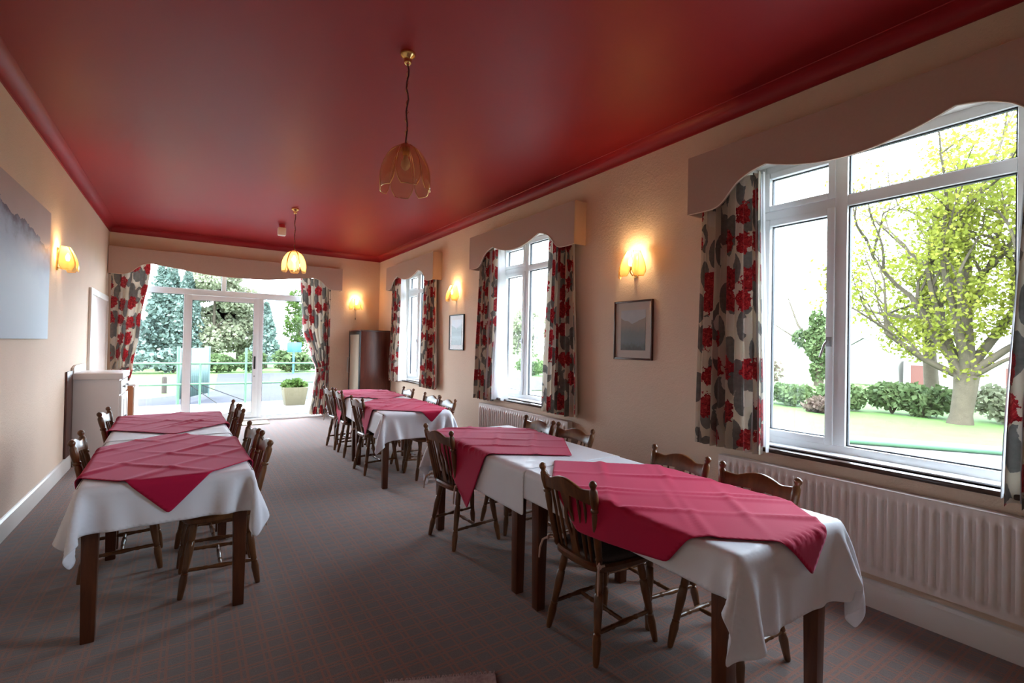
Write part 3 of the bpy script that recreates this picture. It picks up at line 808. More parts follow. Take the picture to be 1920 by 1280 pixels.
# ------------------------------------------------------------------ chairs
def make_chair():
    t = link('dining_chair', None); W = M['chair']
    # seat: shaped plank
    def outline(k=1.0):
        pts = []
        n = 40
        for i in range(n):
            a = 2*PI*i/n; ca, sa = math.cos(a), math.sin(a)
            e = 2/4.2
            x = .195*math.copysign(abs(ca)**e, ca); y = .192*math.copysign(abs(sa)**e, sa)
            y *= 1-.10*(-x/.195)*.5-.02
            pts.append((x*k, y*k))
        return pts
    mb = MB(); o = outline(); o2 = outline(.955)
    n = len(o)
    rings = [[(x, y, .400) for x, y in o2], [(x, y, .410) for x, y in o], [(x, y, .428) for x, y in o], [(x, y, .438) for x, y in o2], [(x*.6, y*.6, .432) for x, y in o2]]
    vs = [p for r in rings for p in r]; fs = [tuple(range(n-1, -1, -1))]
    for k in range(4): fs += [(k*n+i, k*n+(i+1) % n, (k+1)*n+(i+1) % n, (k+1)*n+i) for i in range(n)]
    fs.append(tuple(4*n+i for i in range(n)))
    mb.add(vs, fs); mb.build('seat', W, t, smooth=40)
    mb = MB(); o3 = outline(.90)
    rings = [[(x*.97+.005, y*.97, .436) for x, y in o3], [(x+.005, y, .448) for x, y in o3], [(x*.97+.005, y*.97, .462) for x, y in o3], [(x*.8+.005, y*.8, .469) for x, y in o3], [(x*.4+.005, y*.4, .471) for x, y in o3]]
    vs = [p for r in rings for p in r]; fs = [tuple(range(n-1, -1, -1))]
    for k in range(4): fs += [(k*n+i, k*n+(i+1) % n, (k+1)*n+(i+1) % n, (k+1)*n+i) for i in range(n)]
    fs.append(tuple(4*n+i for i in range(n)))
    mb.add(vs, fs); cu = mb.build('cushion', M['cushion'], t, smooth=60)
    for s in (-1, 1):
        tb = MB()
        tb.tube([(-.150, s*.150, .452), (-.178, s*.178, .455), (-.19, s*.196, .452), (-.172, s*.206, .458)], .006, 6)
        tb.lathe((-.19, s*.19, .452), (-.20, s*.20, .452), [(0, .004), (.3, .012), (.7, .012), (1, .004)], 8)
        tb.tube([(-.198, s*.196, .452), (-.215, s*.212, .440), (-.225, s*.222, .395), (-.228, s*.224, .345)], [.006, .006, .006, .004], 6)
        tb.build('tie', M['tie'], cu)
    # legs
    legp = [(0, .012), (.03, .015), (.12, .0175), (.24, .021), (.30, .017), (.315, .0185), (.33, .0135), (.345, .0175), (.38, .0165), (.60, .0215), (.72, .020), (.735, .0155), (.75, .0185), (.80, .0195), (1, .0165)]
    feet = {}
    for sx in (-1, 1):
        for sy in (-1, 1):
            p0 = (sx*.192, sy*.18, 0); p1 = (sx*.128, sy*.125, .406)
            mb = MB(); mb.lathe(p0, p1, legp, 12); mb.build('leg', W, t, smooth=50); feet[sx, sy] = (Vector(p0), Vector(p1))
    strp = [(0, .009), (.18, .011), (.24, .009), (.26, .012), (.30, .012), (.32, .009), (.5, .0145), (.68, .009), (.70, .012), (.74, .012), (.76, .009), (.82, .011), (1, .009)]
    mids = []
    for sy in (-1, 1):
        a = feet[-1, sy][0].lerp(feet[-1, sy][1], .33); b = feet[1, sy][0].lerp(feet[1, sy][1], .36)
        mb = MB(); mb.lathe(a, b, strp, 10); mb.build('stretcher', W, t, smooth=50); mids.append(a.lerp(b, .5))
    mb = MB(); mb.lathe(mids[0], mids[1], strp, 10); mb.build('stretcher', W, t, smooth=50)
    # back posts
    postp = [(0, .0135), (.04, .016), (.08, .0145), (.10, .0185), (.12, .0145), (.22, .0175), (.45, .0185), (.60, .0175), (.64, .014), (.655, .0205), (.675, .0205), (.69, .015), (.72, .0175), (.80, .020), (.88, .019), (.905, .0125), (.92, .0125), (.935, .0165), (.955, .0185), (.975, .0170), (.99, .011), (1, .004)]
    base = {}; top = {}
    for s in (-1, 1):
        b = Vector((-.158, s*.158, .425)); q = Vector((-.243, s*.194, .842)); base[s] = b; top[s] = q
        mb = MB(); mb.lathe(b, q, postp, 12); mb.build('back_post', W, t, smooth=50)
    def back_x(z): return -.158-(z-.425)*(.085/.417)
    # crest rail, shaped, slightly curved backwards in plan
    ny_ = 25; P1 = []; P0 = []
    mb = MB(); top_l = []; bot_l = []; vs = []; fs = []
    for i in range(ny_):
        u = -1+2*i/(ny_-1); y = u*.183
        a = abs(u)
        zt = .786+.030*math.cos(min(a/.62, 1)*PI/2)**1.0+(.010*max(0, (a-.62)/.38))
        zb = .722+.014*math.cos(a*PI/2)
        cx = back_x((zt+zb)/2)-.018*(1-u*u)
        for (z, o_) in ((zb, .009), (zt-.004, .011), (zt, .006), (zt, -.006), (zt-.004, -.011), (zb, -.009)):
            vs.append((cx+o_+(back_x(z)-back_x((zt+zb)/2)), y, z))
    for i in range(ny_-1):
        for k in range(6): fs.append((i*6+k, i*6+(k+1) % 6, (i+1)*6+(k+1) % 6, (i+1)*6+k))
    fs += [tuple(range(5, -1, -1)), tuple((ny_-1)*6+k for k in range(6))]
    mb.add(vs, fs); mb.build('crest_rail', W, t, smooth=50)
    # spindles and pierced splat
    for y in (-.122, -.080, .080, .122):
        zt = .735; cx = back_x(zt)-.018*(1-(y/.176)**2)
        mb = MB(); mb.lathe((-.163, y*.92, .432), (cx, y, zt), [(0, .006), (.25, .0085), (.5, .0075), (.8, .0068), (1, .006)], 8); mb.build('spindle', W, t, smooth=60)
    # splat: half outline (z, outer, inner) ; inner 0 = solid
    sp = [(.430, .030, 0), (.46, .026, 0), (.50, .022, 0), (.525, .023, 0), (.54, .026, .004), (.56, .031, .010), (.585, .036, .015), (.61, .037, .017), (.635, .032, .013), (.655, .025, .006), (.67, .021, 0), (.685, .023, 0), (.705, .029, 0), (.74, .034, 0)]
    for th in (1,):
        mb = MB(); vs = []; fs = []
        n_ = len(sp)
        for sgn in (-1, 1):
            base_i = len(vs)
            for z, o_, i_ in sp:
                cx = back_x(z)-.018*min(1, (z-.43)/.3)-.002
                for d in (-.006, .006):
                    vs.append((cx+d, sgn*o_, z)); vs.append((cx+d, sgn*i_, z))
            for k in range(n_-1):
                a = base_i+k*4; b = a+4
                fs += [(a, a+1, b+1, b), (a+2, b+2, b+3, a+3), (a, b, b+2, a+2)]
                if sp[k][2] > 0 or sp[k+1][2] > 0: fs.append((a+1, a+3, b+3, b+1))
        mb.add(vs, fs); mb.build('splat', W, t, smooth=30)
    return t
proto = make_chair()
CH = [  # x, y, rz, label, group
 (1.75, 1.77, -2, 'wooden chair nearest the viewer on the aisle side, cushion tied with pale ribbons', 'a'),
 (1.745, 3.21, 3, 'wooden chair on the aisle side beside the deep hanging red topper', 'a'),
 (2.15, 1.335, 180, 'wooden chair at the window radiator, nearest the front table end', 'w'),
 (2.18, 1.835, 177, 'wooden chair by the window, second from the front table end', 'w'),
 (2.215, 2.79, 181, 'wooden chair under the framed picture, near one of the pair at the second table', 'w'),
 (2.215, 3.25, 179, 'wooden chair by the middle radiator, far one of the pair at the second table', 'w'),
 (1.80, 5.43, 2, 'nearest of three wooden chairs on the aisle side of the far row', 'f'),
 (1.84, 6.36, -3, 'middle of three wooden chairs on the aisle side of the far row', 'f'),
 (1.83, 6.88, 3, 'farthest of three wooden chairs on the aisle side, before the tied curtain', 'f'),
 (2.21, 4.96, 180, 'nearest wooden chair on the window side of the far row', 'f'),
 (2.235, 5.43, 182, 'middle wooden chair on the window side of the far row', 'f'),
 (2.285, 6.33, 178, 'farthest wooden chair on the window side, below the farthest window', 'f'),
 (.18, 3.41, 180, 'nearest wooden chair on the aisle side of the left row', 'l'),
 (.16, 3.87, 183, 'second wooden chair on the aisle side of the left row', 'l'),
 (.175, 5.03, 179, 'third wooden chair on the aisle side of the left row', 'l'),
 (.155, 5.43, 182, 'farthest wooden chair on the aisle side of the left row', 'l'),
 (-.315, 3.92, 2, 'wooden chair by the left wall at the front table of the left row', 'l'),
 (-.335, 5.22, -2, 'wooden chair by the left wall before the white cabinet', 'l'),
]
GR = dict(a='chairs at the front right row', w='chairs at the front right row', f='chairs at the far right row', l='chairs at the left row')
for i, (x, y, a, lab, g) in enumerate(CH):
    o = proto if i == 0 else copy_tree(proto)
    o.location = (x, y, 0); o.rotation_euler = (0, 0, math.radians(a)); tag(o, lab, 'chair', GR[g])

# ------------------------------------------------------------------ lamps
def petal(mb, ang, r0, r1, h, wid, curve=.5, z0=0, n=8, m_=6, low=True):
    """one curved glass leaf hanging from radius r0 at top to r1 at its belly; returns grid"""
    P = []
    for j in range(n+1):
        t = j/n
        r = r0+(r1-r0)*(math.sin(min(t*1.35, 1.12)*PI/2)**.62)
        z = z0-h*t
        row = []
        for i in range(m_+1):
            u = -1+2*i/m_
            hw = wid*(.90+.10*t)
            zz = z
            if t > .78:
                hw *= 1-.42*((t-.78)/.22)**1.3
            a = ang+u*hw
            row.append((math.cos(a)*r*(1+.04*(1-u*u)), math.sin(a)*r*(1+.04*(1-u*u)), zz))
        P.append(row)
    mb.grid(np.array(P))
def pendant(loc, label, lit, glass):
    t = thing('pendant_lamp', label, 'pendant lamp', loc)   # loc at the ceiling
    r = MB(); r.lathe((0, 0, 0), (0, 0, -.075), [(0, .046), (.12, .048), (.3, .044), (.45, .028), (.6, .022), (.75, .024), (.9, .020), (1, .008)], 20); r.build('ceiling_rose', M['brass'], t, smooth=50)
    c = MB(); L = .56; pts = [(.006*math.sin(k*1.3), .006*math.cos(k*1.7)-.006, -.07-(L-.05)*k/14) for k in range(15)]
    c.tube(pts, .0045, 6); 
    cc = c.build('flex', M['cord'], t)
    # twisted chain strand
    c2 = MB(); c2.tube([(.006*math.sin(k*.9)+.004*math.cos(k*2.2), .006*math.cos(k*.9)-.003, -.07-(L-.05)*k/40) for k in range(41)], .0025, 5); c2.build('chain', M['brass'], t)
    z = -.07-(L-.05)
    s = MB(); s.lathe((0, 0, z+.03), (0, 0, z-.05), [(0, .008), (.2, .024), (.6, .026), (1, .020)], 14); s.build('lamp_holder', M['brass'], t, smooth=50)
    n = 6
    for k in range(n):
        p = MB(); petal(p, 2*PI*k/n+.3, 0.04, .150, .275, PI/n*.97, z0=z+.01)
        o = p.build('shade_panel', glass, t, smooth=180)
        so = o.modifiers.new('t', 'SOLIDIFY'); so.thickness = .003
        # brass edging of the panel
        e = MB(); V = p.v; m_ = 7
        rows = len(V)//m_
        path = [V[j*m_] for j in range(rows)]+[V[(rows-1)*m_+i] for i in range(1, m_)]+[V[j*m_+m_-1] for j in range(rows-2, -1, -1)]
        e.tube(path, .0022, 5); e.build('edging', M['brass'], o)
    b = MB(); b.lathe((0, 0, z-.05), (0, 0, z-.14), [(0, .012), (.2, .016), (.45, .027), (.7, .029), (.9, .018), (1, .003)], 14); b.build('bulb', M['bulb'] if lit else M['bulboff'], t, smooth=80)
    if lit:
        l = bpy.data.lights.new('pendant_light', 'POINT'); l.energy = 3.5; l.color = (1, .72, .40); l.shadow_soft_size = .03
        lo = bpy.data.objects.new('pendant_light', l); COL.objects.link(lo); lo.parent = t; lo.location = (0, 0, z-.175)
    return t
pendant((1.075, 2.82, HT), 'unlit smoked glass pendant lamp hanging nearest the viewer', False, M['smoke'])
pendant((1.14, 6.97, HT), 'lit amber glass pendant lamp hanging near the patio doors', True, M['amber'])

def sconce(loc, rz, label, cord=False):
    """local +x points into the room"""
    t = thing('wall_lamp', label, 'wall lamp', loc, rz)
    b = MB(); b.box(0, .014, -.022, .022, -.115, .105); b.build('back_plate', M['brass'], t, bevel=.005)
    a = MB(); a.tube([(.014, 0, -.09), (.05, 0, -.095), (.075, 0, -.075), (.08, 0, -.05)], .006, 8); a.lathe((.08, 0, -.055), (.08, 0, -.02), [(0, .014), (.5, .018), (1, .014)], 12); a.build('arm', M['brass'], t)
    bl = MB(); bl.lathe((.08, 0, -.02), (.08, 0, .06), [(0, .010), (.25, .016), (.5, .019), (.8, .010), (1, .002)], 12); bl.build('bulb', M['bulb'], t, smooth=80)
    for k, ang in enumerate((-60, 0, 60)):
        p = MB(); P = []
        for j in range(9):
            tt = j/8; z = .115-.23*tt
            r = .050+.085*math.sin((.12+.80*tt)*PI*.62)
            hw = math.radians(29)*(.88+.12*tt)*(1 if tt < .75 else 1-.45*((tt-.75)/.25)**1.4)
            P.append([(.03+r*math.cos(math.radians(ang)+u*hw), r*math.sin(math.radians(ang)+u*hw)*1.02, z) for u in (-1, -.5, 0, .5, 1)])
        p.grid(np.array(P)); o = p.build('shade_panel', M['amber'], t, smooth=180)
        so = o.modifiers.new('t', 'SOLIDIFY'); so.thickness = .003
        e = MB(); V = p.v; m_ = 5; rows = 9
        path = [V[j*m_] for j in range(rows)]+[V[(rows-1)*m_+i] for i in range(1, m_)]+[V[j*m_+m_-1] for j in range(rows-2, -1, -1)]
        e.tube(path, .0018, 5); e.build('edging', M['brass'], o)
    if cord:
      pc = MB(); pc.tube([(.02, 0, -.11), (.02, 0, -.27)], .0012, 5); pc.lathe((.02, 0, -.27), (.02, 0, -.31), [(0, .003), (.5, .008), (1, .006)], 8); pc.build('pull_cord', M['blackmetal'], t)
    l = bpy.data.lights.new('sconce_light', 'POINT'); l.energy = 2.3; l.color = (1, .66, .30); l.shadow_soft_size = .025
    lo = bpy.data.objects.new('sconce_light', l); COL.objects.link(lo); lo.parent = t; lo.location = (.082, 0, .085)
    return t
sconce((XR, 2.93, 2.165), PI, 'lit amber wall lamp above the larger framed picture')
sconce((XR, 6.36, 2.19), PI, 'lit amber wall lamp between the middle and farthest windows')
sconce((2.765, YF, 2.215), -PI/2, 'lit amber wall lamp on the end wall above the dark cabinet', True)
sconce((XL, 6.29, 2.19), 0, 'lit amber wall lamp on the left wall beside the canvas')

# ceiling detector
t = thing('ceiling_sensor', 'small white alarm sensor on the red ceiling beside the lit pendant', 'sensor', (1.135, 8.05, HT))
b = MB(); b.lathe((0, 0, 0), (0, 0, -.05), [(0, .045), (.6, .045), (1, .03)], 16); b.build('base', M['ceiling'], t)
b = MB(); b.box(-.055, .055, -.045, .045, -.17, -.05); o = b.build('housing', M['plastic'], t, bevel=.012); 

# ------------------------------------------------------------------ pictures
def art_mat(name, kind):
    m, nt, b = new_mat(name); g = coords(nt, 'Generated'); sp = N(nt, 'ShaderNodeSeparateXYZ'); nt.links.new(g, sp.inputs[0])
    y, z = sp.outputs[1], sp.outputs[2]
    n1 = noise(nt, mapping(nt, g, (1, 1, 1)), 3.2, 5, .6); n2 = noise(nt, g, 12, 4, .6)
    b.inputs['Roughness'].default_value = .6
    if kind == 'canvas':
        # pale winter mountain ridge under a pinkish sky; ridge height falls towards the far end
        ridge = mth(nt, 'ADD', mth(nt, 'MULTIPLY_ADD', y, -.18, .87), mth(nt, 'MULTIPLY_ADD', n1.outputs[0], .36, -.18))
        d = mth(nt, 'SUBTRACT', ridge, z)
        below = mth(nt, 'GREATER_THAN', d, 0)
        snow = ramp(nt, mth(nt, 'MULTIPLY_ADD', d, 2.2, mth(nt, 'MULTIPLY_ADD', n2.outputs[0], .5, -.25)), [(.0, (.13, .11, .15)), (.12, (.26, .29, .40)), (.3, (.42, .50, .64)), (.8, (.52, .60, .70))])
        sky = mixc(nt, n1.outputs[0], (.48, .36, .35), (.60, .50, .47))
        c = mixc(nt, below, sky, snow)
    else:
        hill = mth(nt, 'ADD', .66, mth(nt, 'MULTIPLY_ADD', mth(nt, 'ABSOLUTE', mth(nt, 'SUBTRACT', y, .52)), .30, mth(nt, 'MULTIPLY_ADD', n1.outputs[0], .16, -.08)))
        below = mth(nt, 'LESS_THAN', z, hill)
        land = ramp(nt, mth(nt, 'ADD', z, mth(nt, 'MULTIPLY_ADD', n2.outputs[0], .3, -.15)), [(.05, (.09, .10, .10)), (.2, (.20, .24, .26)), (.45, (.22, .25, .24)), (.62, (.36, .31, .26))] if kind == 'a' else [(.05, (.12, .18, .16)), (.3, (.25, .34, .32)), (.5, (.10, .16, .15)), (.68, (.30, .40, .38))])
        sky = mixc(nt, n1.outputs[0], (.40, .47, .55), (.66, .66, .64))
        c = mixc(nt, below, sky, land)
    nt.links.new(c, b.inputs['Base Color']); return m
t = thing('canvas_print', 'large unframed canvas of a snowy blue mountain on the left wall', 'picture', (XL, 4.9, 1.97))
c = MB(); c.box(.002, .038, -1.0, .92, -.555, .555); c.build('canvas', art_mat('mountain_print', 'canvas'), t, bevel=.004)
def framed(loc, w_, h_, fw, mat, art, label, mount=.18):
    t = thing('framed_picture', label, 'picture', loc)
    f = MB(); ring(f, 'x', -.022, 0, -w_/2, w_/2, -h_/2, h_/2, fw); f.build('frame', mat, t, bevel=.003)
    b = MB(); b.box(-.010, -.002, -w_/2+fw*.5, w_/2-fw*.5, -h_/2+fw*.5, h_/2-fw*.5); b.build('mount', simple('cream_mount', (.62, .56, .50), .8), t, smooth=0)
    mw = w_*mount
    a = MB(); a.box(-.0115, -.010, -w_/2+mw, w_/2-mw, -h_/2+mw*1.05, h_/2-mw*1.05); a.build('print', art, t, smooth=0)
    g = MB(); g.box(-.015, -.0135, -w_/2+fw*.8, w_/2-fw*.8, -h_/2+fw*.8, h_/2-fw*.8); g.build('pane', M['picglass'], t, smooth=0)
    return t
framed((XR-.001, 2.95, 1.595), .44, .52, .016, M['darkwood'], art_mat('valley_print', 'a'), 'dark framed valley landscape below the nearest wall lamp')
framed((XR-.001, 6.32, 1.62), .46, .52, .014, M['blackmetal'], art_mat('lake_print', 'b'), 'thin black framed grey green landscape between two windows', .16)

# ------------------------------------------------------------------ furniture at the end of the room
t = thing('sideboard', 'white painted cabinet standing against the left wall', 'cabinet', (-.855, 7.50, 0))
b = MB(); b.box(-.20, .20, -.35, .35, .06, .965); b.build('body', M['white'], t, bevel=.004)
b = MB(); b.box(-.19, .17, -.34, .34, 0, .06); b.build('plinth', M['white'], t, bevel=.003)
b = MB(); b.box(-.215, .235, -.375, .375, .965, 1.035); b.build('top', M['white'], t, bevel=.008)
b = MB(); b.prism([(-.375, 1.035), (.375, 1.035), (.375, 1.08), (.30, 1.125), (-.24, 1.125), (-.36, 1.10)], 'x', -.213, -.19); b.build('upstand', M['white'], t, bevel=.003)
for s in (-1, 1):
    dr = MB(); dr.box(.20, .218, s*.175-.165, s*.175+.165, .79, .945); d_ = dr.build('drawer', M['white'], t, bevel=.004)
    kb = MB(); kb.lathe((.218, s*.175, .87), (.245, s*.175, .87), [(0, .008), (.4, .008), (.6, .016), (.9, .016), (1, .008)], 12); kb.build('knob', M['grey'], d_)
    dr = MB(); dr.box(.20, .218, s*.175-.165, s*.175+.165, .08, .77); ring(dr, 'x', .218, .224, s*.175-.165, s*.175+.165, .08, .77, .06); d_ = dr.build('door', M['white'], t, bevel=.002)
    kb = MB(); kb.lathe((.224, s*.03, .50), (.25, s*.03, .50), [(0, .008), (.4, .008), (.6, .016), (.9, .016), (1, .008)], 12); kb.build('knob', M['grey'], d_)
b = MB(); b.box(XL+.003, XL+.02, 6.83, 7.13, .155, 1.07); tag(b.build('dark_strip', M['darkwood'], bevel=.003), 'thin dark brown strip against the left wall beside the white cabinet', 'board')  # thin upright dark strip flush with the wall at the cabinet's near end
# patterned low cupboard
def speck():
    m, nt, b = new_mat('cream_speckled_panel'); co = coords(nt)
    v = N(nt, 'ShaderNodeTexVoronoi'); setin(v, Scale=14, Randomness=1); nt.links.new(co, v.inputs['Vector'])
    f = mth(nt, 'LESS_THAN', v.outputs['Distance'], .25)
    nt.links.new(mixc(nt, f, (.75, .68, .58), (.42, .25, .20)), b.inputs['Base Color']); return m
t = thing('low_cupboard', 'small orange wood cupboard with speckled front beyond the white cabinet', 'cupboard', (-.83, 8.72, 0))
b = MB(); b.box(-.21, .21, -.34, .34, .0, .79); b.build('body', M['oakpanel'], t, bevel=.004)
b = MB(); b.box(-.22, .235, -.35, .35, .79, .815); b.build('top', M['white'], t, bevel=.004)
for s in (-1, 1):
    b = MB(); b.box(.21, .225, s*.168-.16, s*.168+.16, .04, .77); b.build('door', speck(), t, bevel=.003)
# tall dark cabinet with glazed door facing the patio doors
t = thing('tall_cabinet', 'tall dark mahogany display cabinet in the far right corner', 'cabinet', (2.93, 9.40, 0))
b = MB(); b.box(-.27, .30, -.36, .36, .06, 1.66); b.build('carcass', M['cab'], t, bevel=.004)
b = MB(); b.box(-.25, .28, -.34, .34, 0, .06); b.build('plinth', M['blackmetal'], t)
b = MB(); b.box(-.295, .31, -.37, .37, 1.66, 1.685); b.build('top', M['darkwood'], t, bevel=.003)
b = MB(); ring(b, 'x', -.295, -.272, -.36, .36, .07, 1.655, .055); d_ = b.build('door', M['blackmetal'], t, bevel=.003)
b = MB(); b.box(-.286, -.278, -.305, .305, .125, 1.60); b.build('pane', simple('beige_frosted_glass', (.50, .43, .34), .15), d_, smooth=0)
h = MB(); h.tube([(-.295, .30, .86), (-.33, .30, .87), (-.33, .30, 1.15), (-.295, .30, 1.16)], .006, 8); h.build('handle', M['grey'], d_)

# rug corner and door mat
b = MB(); rugm = ground_mat('mottled_pink_rug', (.30, .21, .20), (.62, .48, .44), 9, fine=70)
t = thing('rug', 'pale mottled rug whose edge shows at the bottom of the photograph', 'rug', (.80, 1.462, 0), math.radians(-25))
b.box(-.30, .17, -.4, .44, .0, .012); b.build('pile', rugm, t, bevel=.005)
fr = MB()
for k in range(46):
    x = -.295+k*.0102; fr.tube([(x, .435, .006), (x+random.uniform(-.004, .004), .445, .006), (x+random.uniform(-.006, .006), .462, .004)], .0028, 4)
tag(fr.build('fringe', simple('rug_fringe', (.45, .33, .30), .9), t), kind='stuff')
b = MB(); b.box(.50, 1.20, 9.34, 9.74, 0, .014); tag(b.build('door_mat', simple('beige_doormat', (.42, .38, .28), .95, .2, 90, bmp=.6), bevel=.005), 'beige door mat on the carpet at the patio doors', 'door mat')

# bird silhouettes on the sliding pane
STK = simple('matt_black_vinyl', (.003, .003, .003), .95, spec=.05)
BIRD = [(-.10, .06), (-.055, .10), (-.045, .045), (-.005, .03), (.065, .055), (.10, .075), (.075, .025), (.045, -.01), (.065, -.06), (.10, -.10), (.03, -.06), (-.005, -.035), (-.03, .0), (-.075, .03)]
for (x, z, s, rot, lab) in ((.265, 1.895, .42, 1.0, 'small black bird sticker left of the larger bird on the patio door'), (.47, 1.89, 1.0, -.25, 'largest black bird sticker in the middle of the patio door pane'), (.645, 1.885, .56, -.1, 'small black bird sticker right of the larger bird on the patio door')):
    pts = [(math.cos(rot)*a-math.sin(rot)*b_, math.sin(rot)*a+math.cos(rot)*b_) for a, b_ in BIRD]
    b = MB(); b.prism([(a*s, c*s) for a, c in pts], 'y', -.0012, 0); o = b.build('bird_sticker', STK, smooth=0)
    o.location = (x, A0-.0165, z); tag(o, lab, 'sticker', 'bird stickers')

# ------------------------------------------------------------------ outdoors: ground
G = -.15
g = MB(); g.box(-60, 90, -40, 90, G-.5, G-.03); tag(g.build('ground', M['grass'], smooth=0), 'green lawn all around the building outside', 'lawn', kind='structure')
g = MB(); g.box(-4, 7.0, YF+WT, 14.35, G-.03, G); g.box(XR+WT, 7.0, -3, YF+WT, G-.03, G-.002); tag(g.build('terrace', M['paving'], smooth=0), 'pale concrete terrace outside the windows and doors', 'paving', kind='structure')
g = MB(); g.add([(7.0, -6, G-.012), (12.2, -6, G-.012), (11.9, .6, G-.012), (9.35, 4.9, G-.012), (8.2, 14.0, G-.012), (7.0, 14, G-.012)], [(0, 1, 2, 3, 4, 5)]); tag(g.build('driveway', M['paving'], smooth=0), 'pale drive running past the lawn outside', 'paving', kind='structure')
g = MB(); g.add([(-.9, 14.35, G-.01), (14, 14.35, G-.01), (14, 27.2, G-.01), (1.2, 27.2, G-.01), (.7, 18, G-.01), (-.9, 16.2, G-.01), (-6, 15.8, G-.01), (-6, 14.35, G-.01)], [(0, 1, 2, 3, 4, 5, 6, 7)]); tag(g.build('road', M['road'], smooth=0), 'grey tarmac yard beyond the green railing', 'road', kind='structure')

# green kerb rail across the lawn edge
k = MB(); 
for (p, q) in (((8.9, 4.9), (11.0, 1.95)), ((11.0, 1.95), (11.7, .2))):
    k.lathe((p[0], p[1], G+.06), (q[0], q[1], G+.06), [(0, .07), (1, .07)], 10)
tag(k.build('kerb_rail', M['green'], smooth=60), 'low green rail along the lawn edge outside the nearest window', 'rail')

# railing at the patio
t = thing('railing', 'green two bar metal railing beyond the patio', 'railing', (0, 14.2, 0))
for z in (.86, .355):
    b = MB(); b.lathe((-5, 0, z), (6, 0, z), [(0, .026), (1, .026)], 10); b.build('rail', M['green'], t, smooth=60)
for x, h_ in ((-2.6, .86), (.25, .86), (1.24, 1.26), (2.95, .86), (4.6, .86)):
    b = MB(); b.lathe((x, 0, G), (x, 0, h_), [(0, .028), (1, .028)], 10); b.build('post', M['green'], t, smooth=60)
for p, q in (((-.1, .45), (.62, -.14)), ((.3, .32), (1.24, -.10))):
    b = MB(); b.lathe((p[0], .03, p[1]), (q[0], .03, q[1]), [(0, .012), (1, .012)], 6); b.build('brace', M['blackmetal'], t)
# corrugated gate leaf, open, receding from its post
t = thing('corrugated_gate', 'pale green corrugated metal gate leaf standing open behind the railing', 'gate', (-.2, 14.4, G))
b = MB(); P = []
p0, p1 = Vector((0, 0)), Vector((.68, 1.6)); n = 64
dv = (p1-p0); nrm = Vector((dv.y, -dv.x)).normalized()
for z in (.12, 1.38):
    P.append([((p0+dv*(i/n)+nrm*(.022*math.sin(i*PI/2))).x, (p0+dv*(i/n)+nrm*(.022*math.sin(i*PI/2))).y, z) for i in range(n+1)])
b.grid(np.array(P)); o = b.build('sheet', M['sheet'], t, smooth=180); so = o.modifiers.new('t', 'SOLIDIFY'); so.thickness = .006
for a in (0, 1):
    q = p0+dv*a; b = MB(); b.lathe((q.x, q.y, 0), (q.x, q.y, 1.42), [(0, .035), (1, .035)], 10); b.build('post', M['green'] if a == 0 else M['sheet'], t)
# blue sign
t = thing('sign', 'blank bright blue sign on a blue post across the yard', 'sign', (4.38, 26.5, G))
b = MB(); b.box(-.27, .40, -.02, .02, 1.08, 1.57); b.build('board', M['blue'], t, bevel=.01)
b = MB(); b.lathe((.05, .05, 0), (.05, .05, 1.5), [(0, .05), (1, .05)], 10); b.build('post', M['blue'], t)
# wooden bollard
b = MB(); b.lathe((-.585, 17.9, G-.03), (-.585, 17.9, .32), [(0, .07), (.92, .068), (1, .05)], 12); tag(b.build('wooden_post', M['post'], smooth=50), 'short brown wooden post standing in the grass beyond the patio', 'post')

# foliage helpers
def leaf_cloud(pts, size, g, aspect=1.6):
    """mesh of randomly turned leaf quads around the given points"""
    n = len(pts); pts = np.asarray(pts)
    a = g.normal(size=(n, 3)); a /= np.linalg.norm(a, axis=1)[:, None]
    b = np.cross(a, g.normal(size=(n, 3))); b /= np.linalg.norm(b, axis=1)[:, None]
    s = size*g.uniform(.6, 1.3, (n, 1))
    A = a*s*aspect*.5; B = b*s*.5
    V = np.stack([pts-A, pts+B, pts+A, pts-B], axis=1).reshape(-1, 3)
    F = np.arange(4*n).reshape(n, 4)
    return V.tolist(), [tuple(f) for f in F.tolist()]
def foliage(name, pts, size, mat, parent, g):
    mb = MB(); mb.add(*leaf_cloud(pts, size, g))
    me = bpy.data.meshes.new(name); me.from_pydata(mb.v, [], mb.f); me.materials.append(mat)
    o = link(name, me, parent); tag(o, kind='stuff'); return o
def blob_points(g, blobs, n):
    out = []
    tot = sum(b[3]*b[4]*b[5] for b in blobs)
    for cx, cy, cz, rx, ry, rz_ in blobs:
        k = int(n*rx*ry*rz_/tot)
        d = g.normal(size=(k, 3)); d /= np.linalg.norm(d, axis=1)[:, None]
        r = g.uniform(.35, 1, (k, 1))**.5
        out.append(d*r*np.array([rx, ry, rz_])+np.array([cx, cy, cz]))
    return np.concatenate(out)
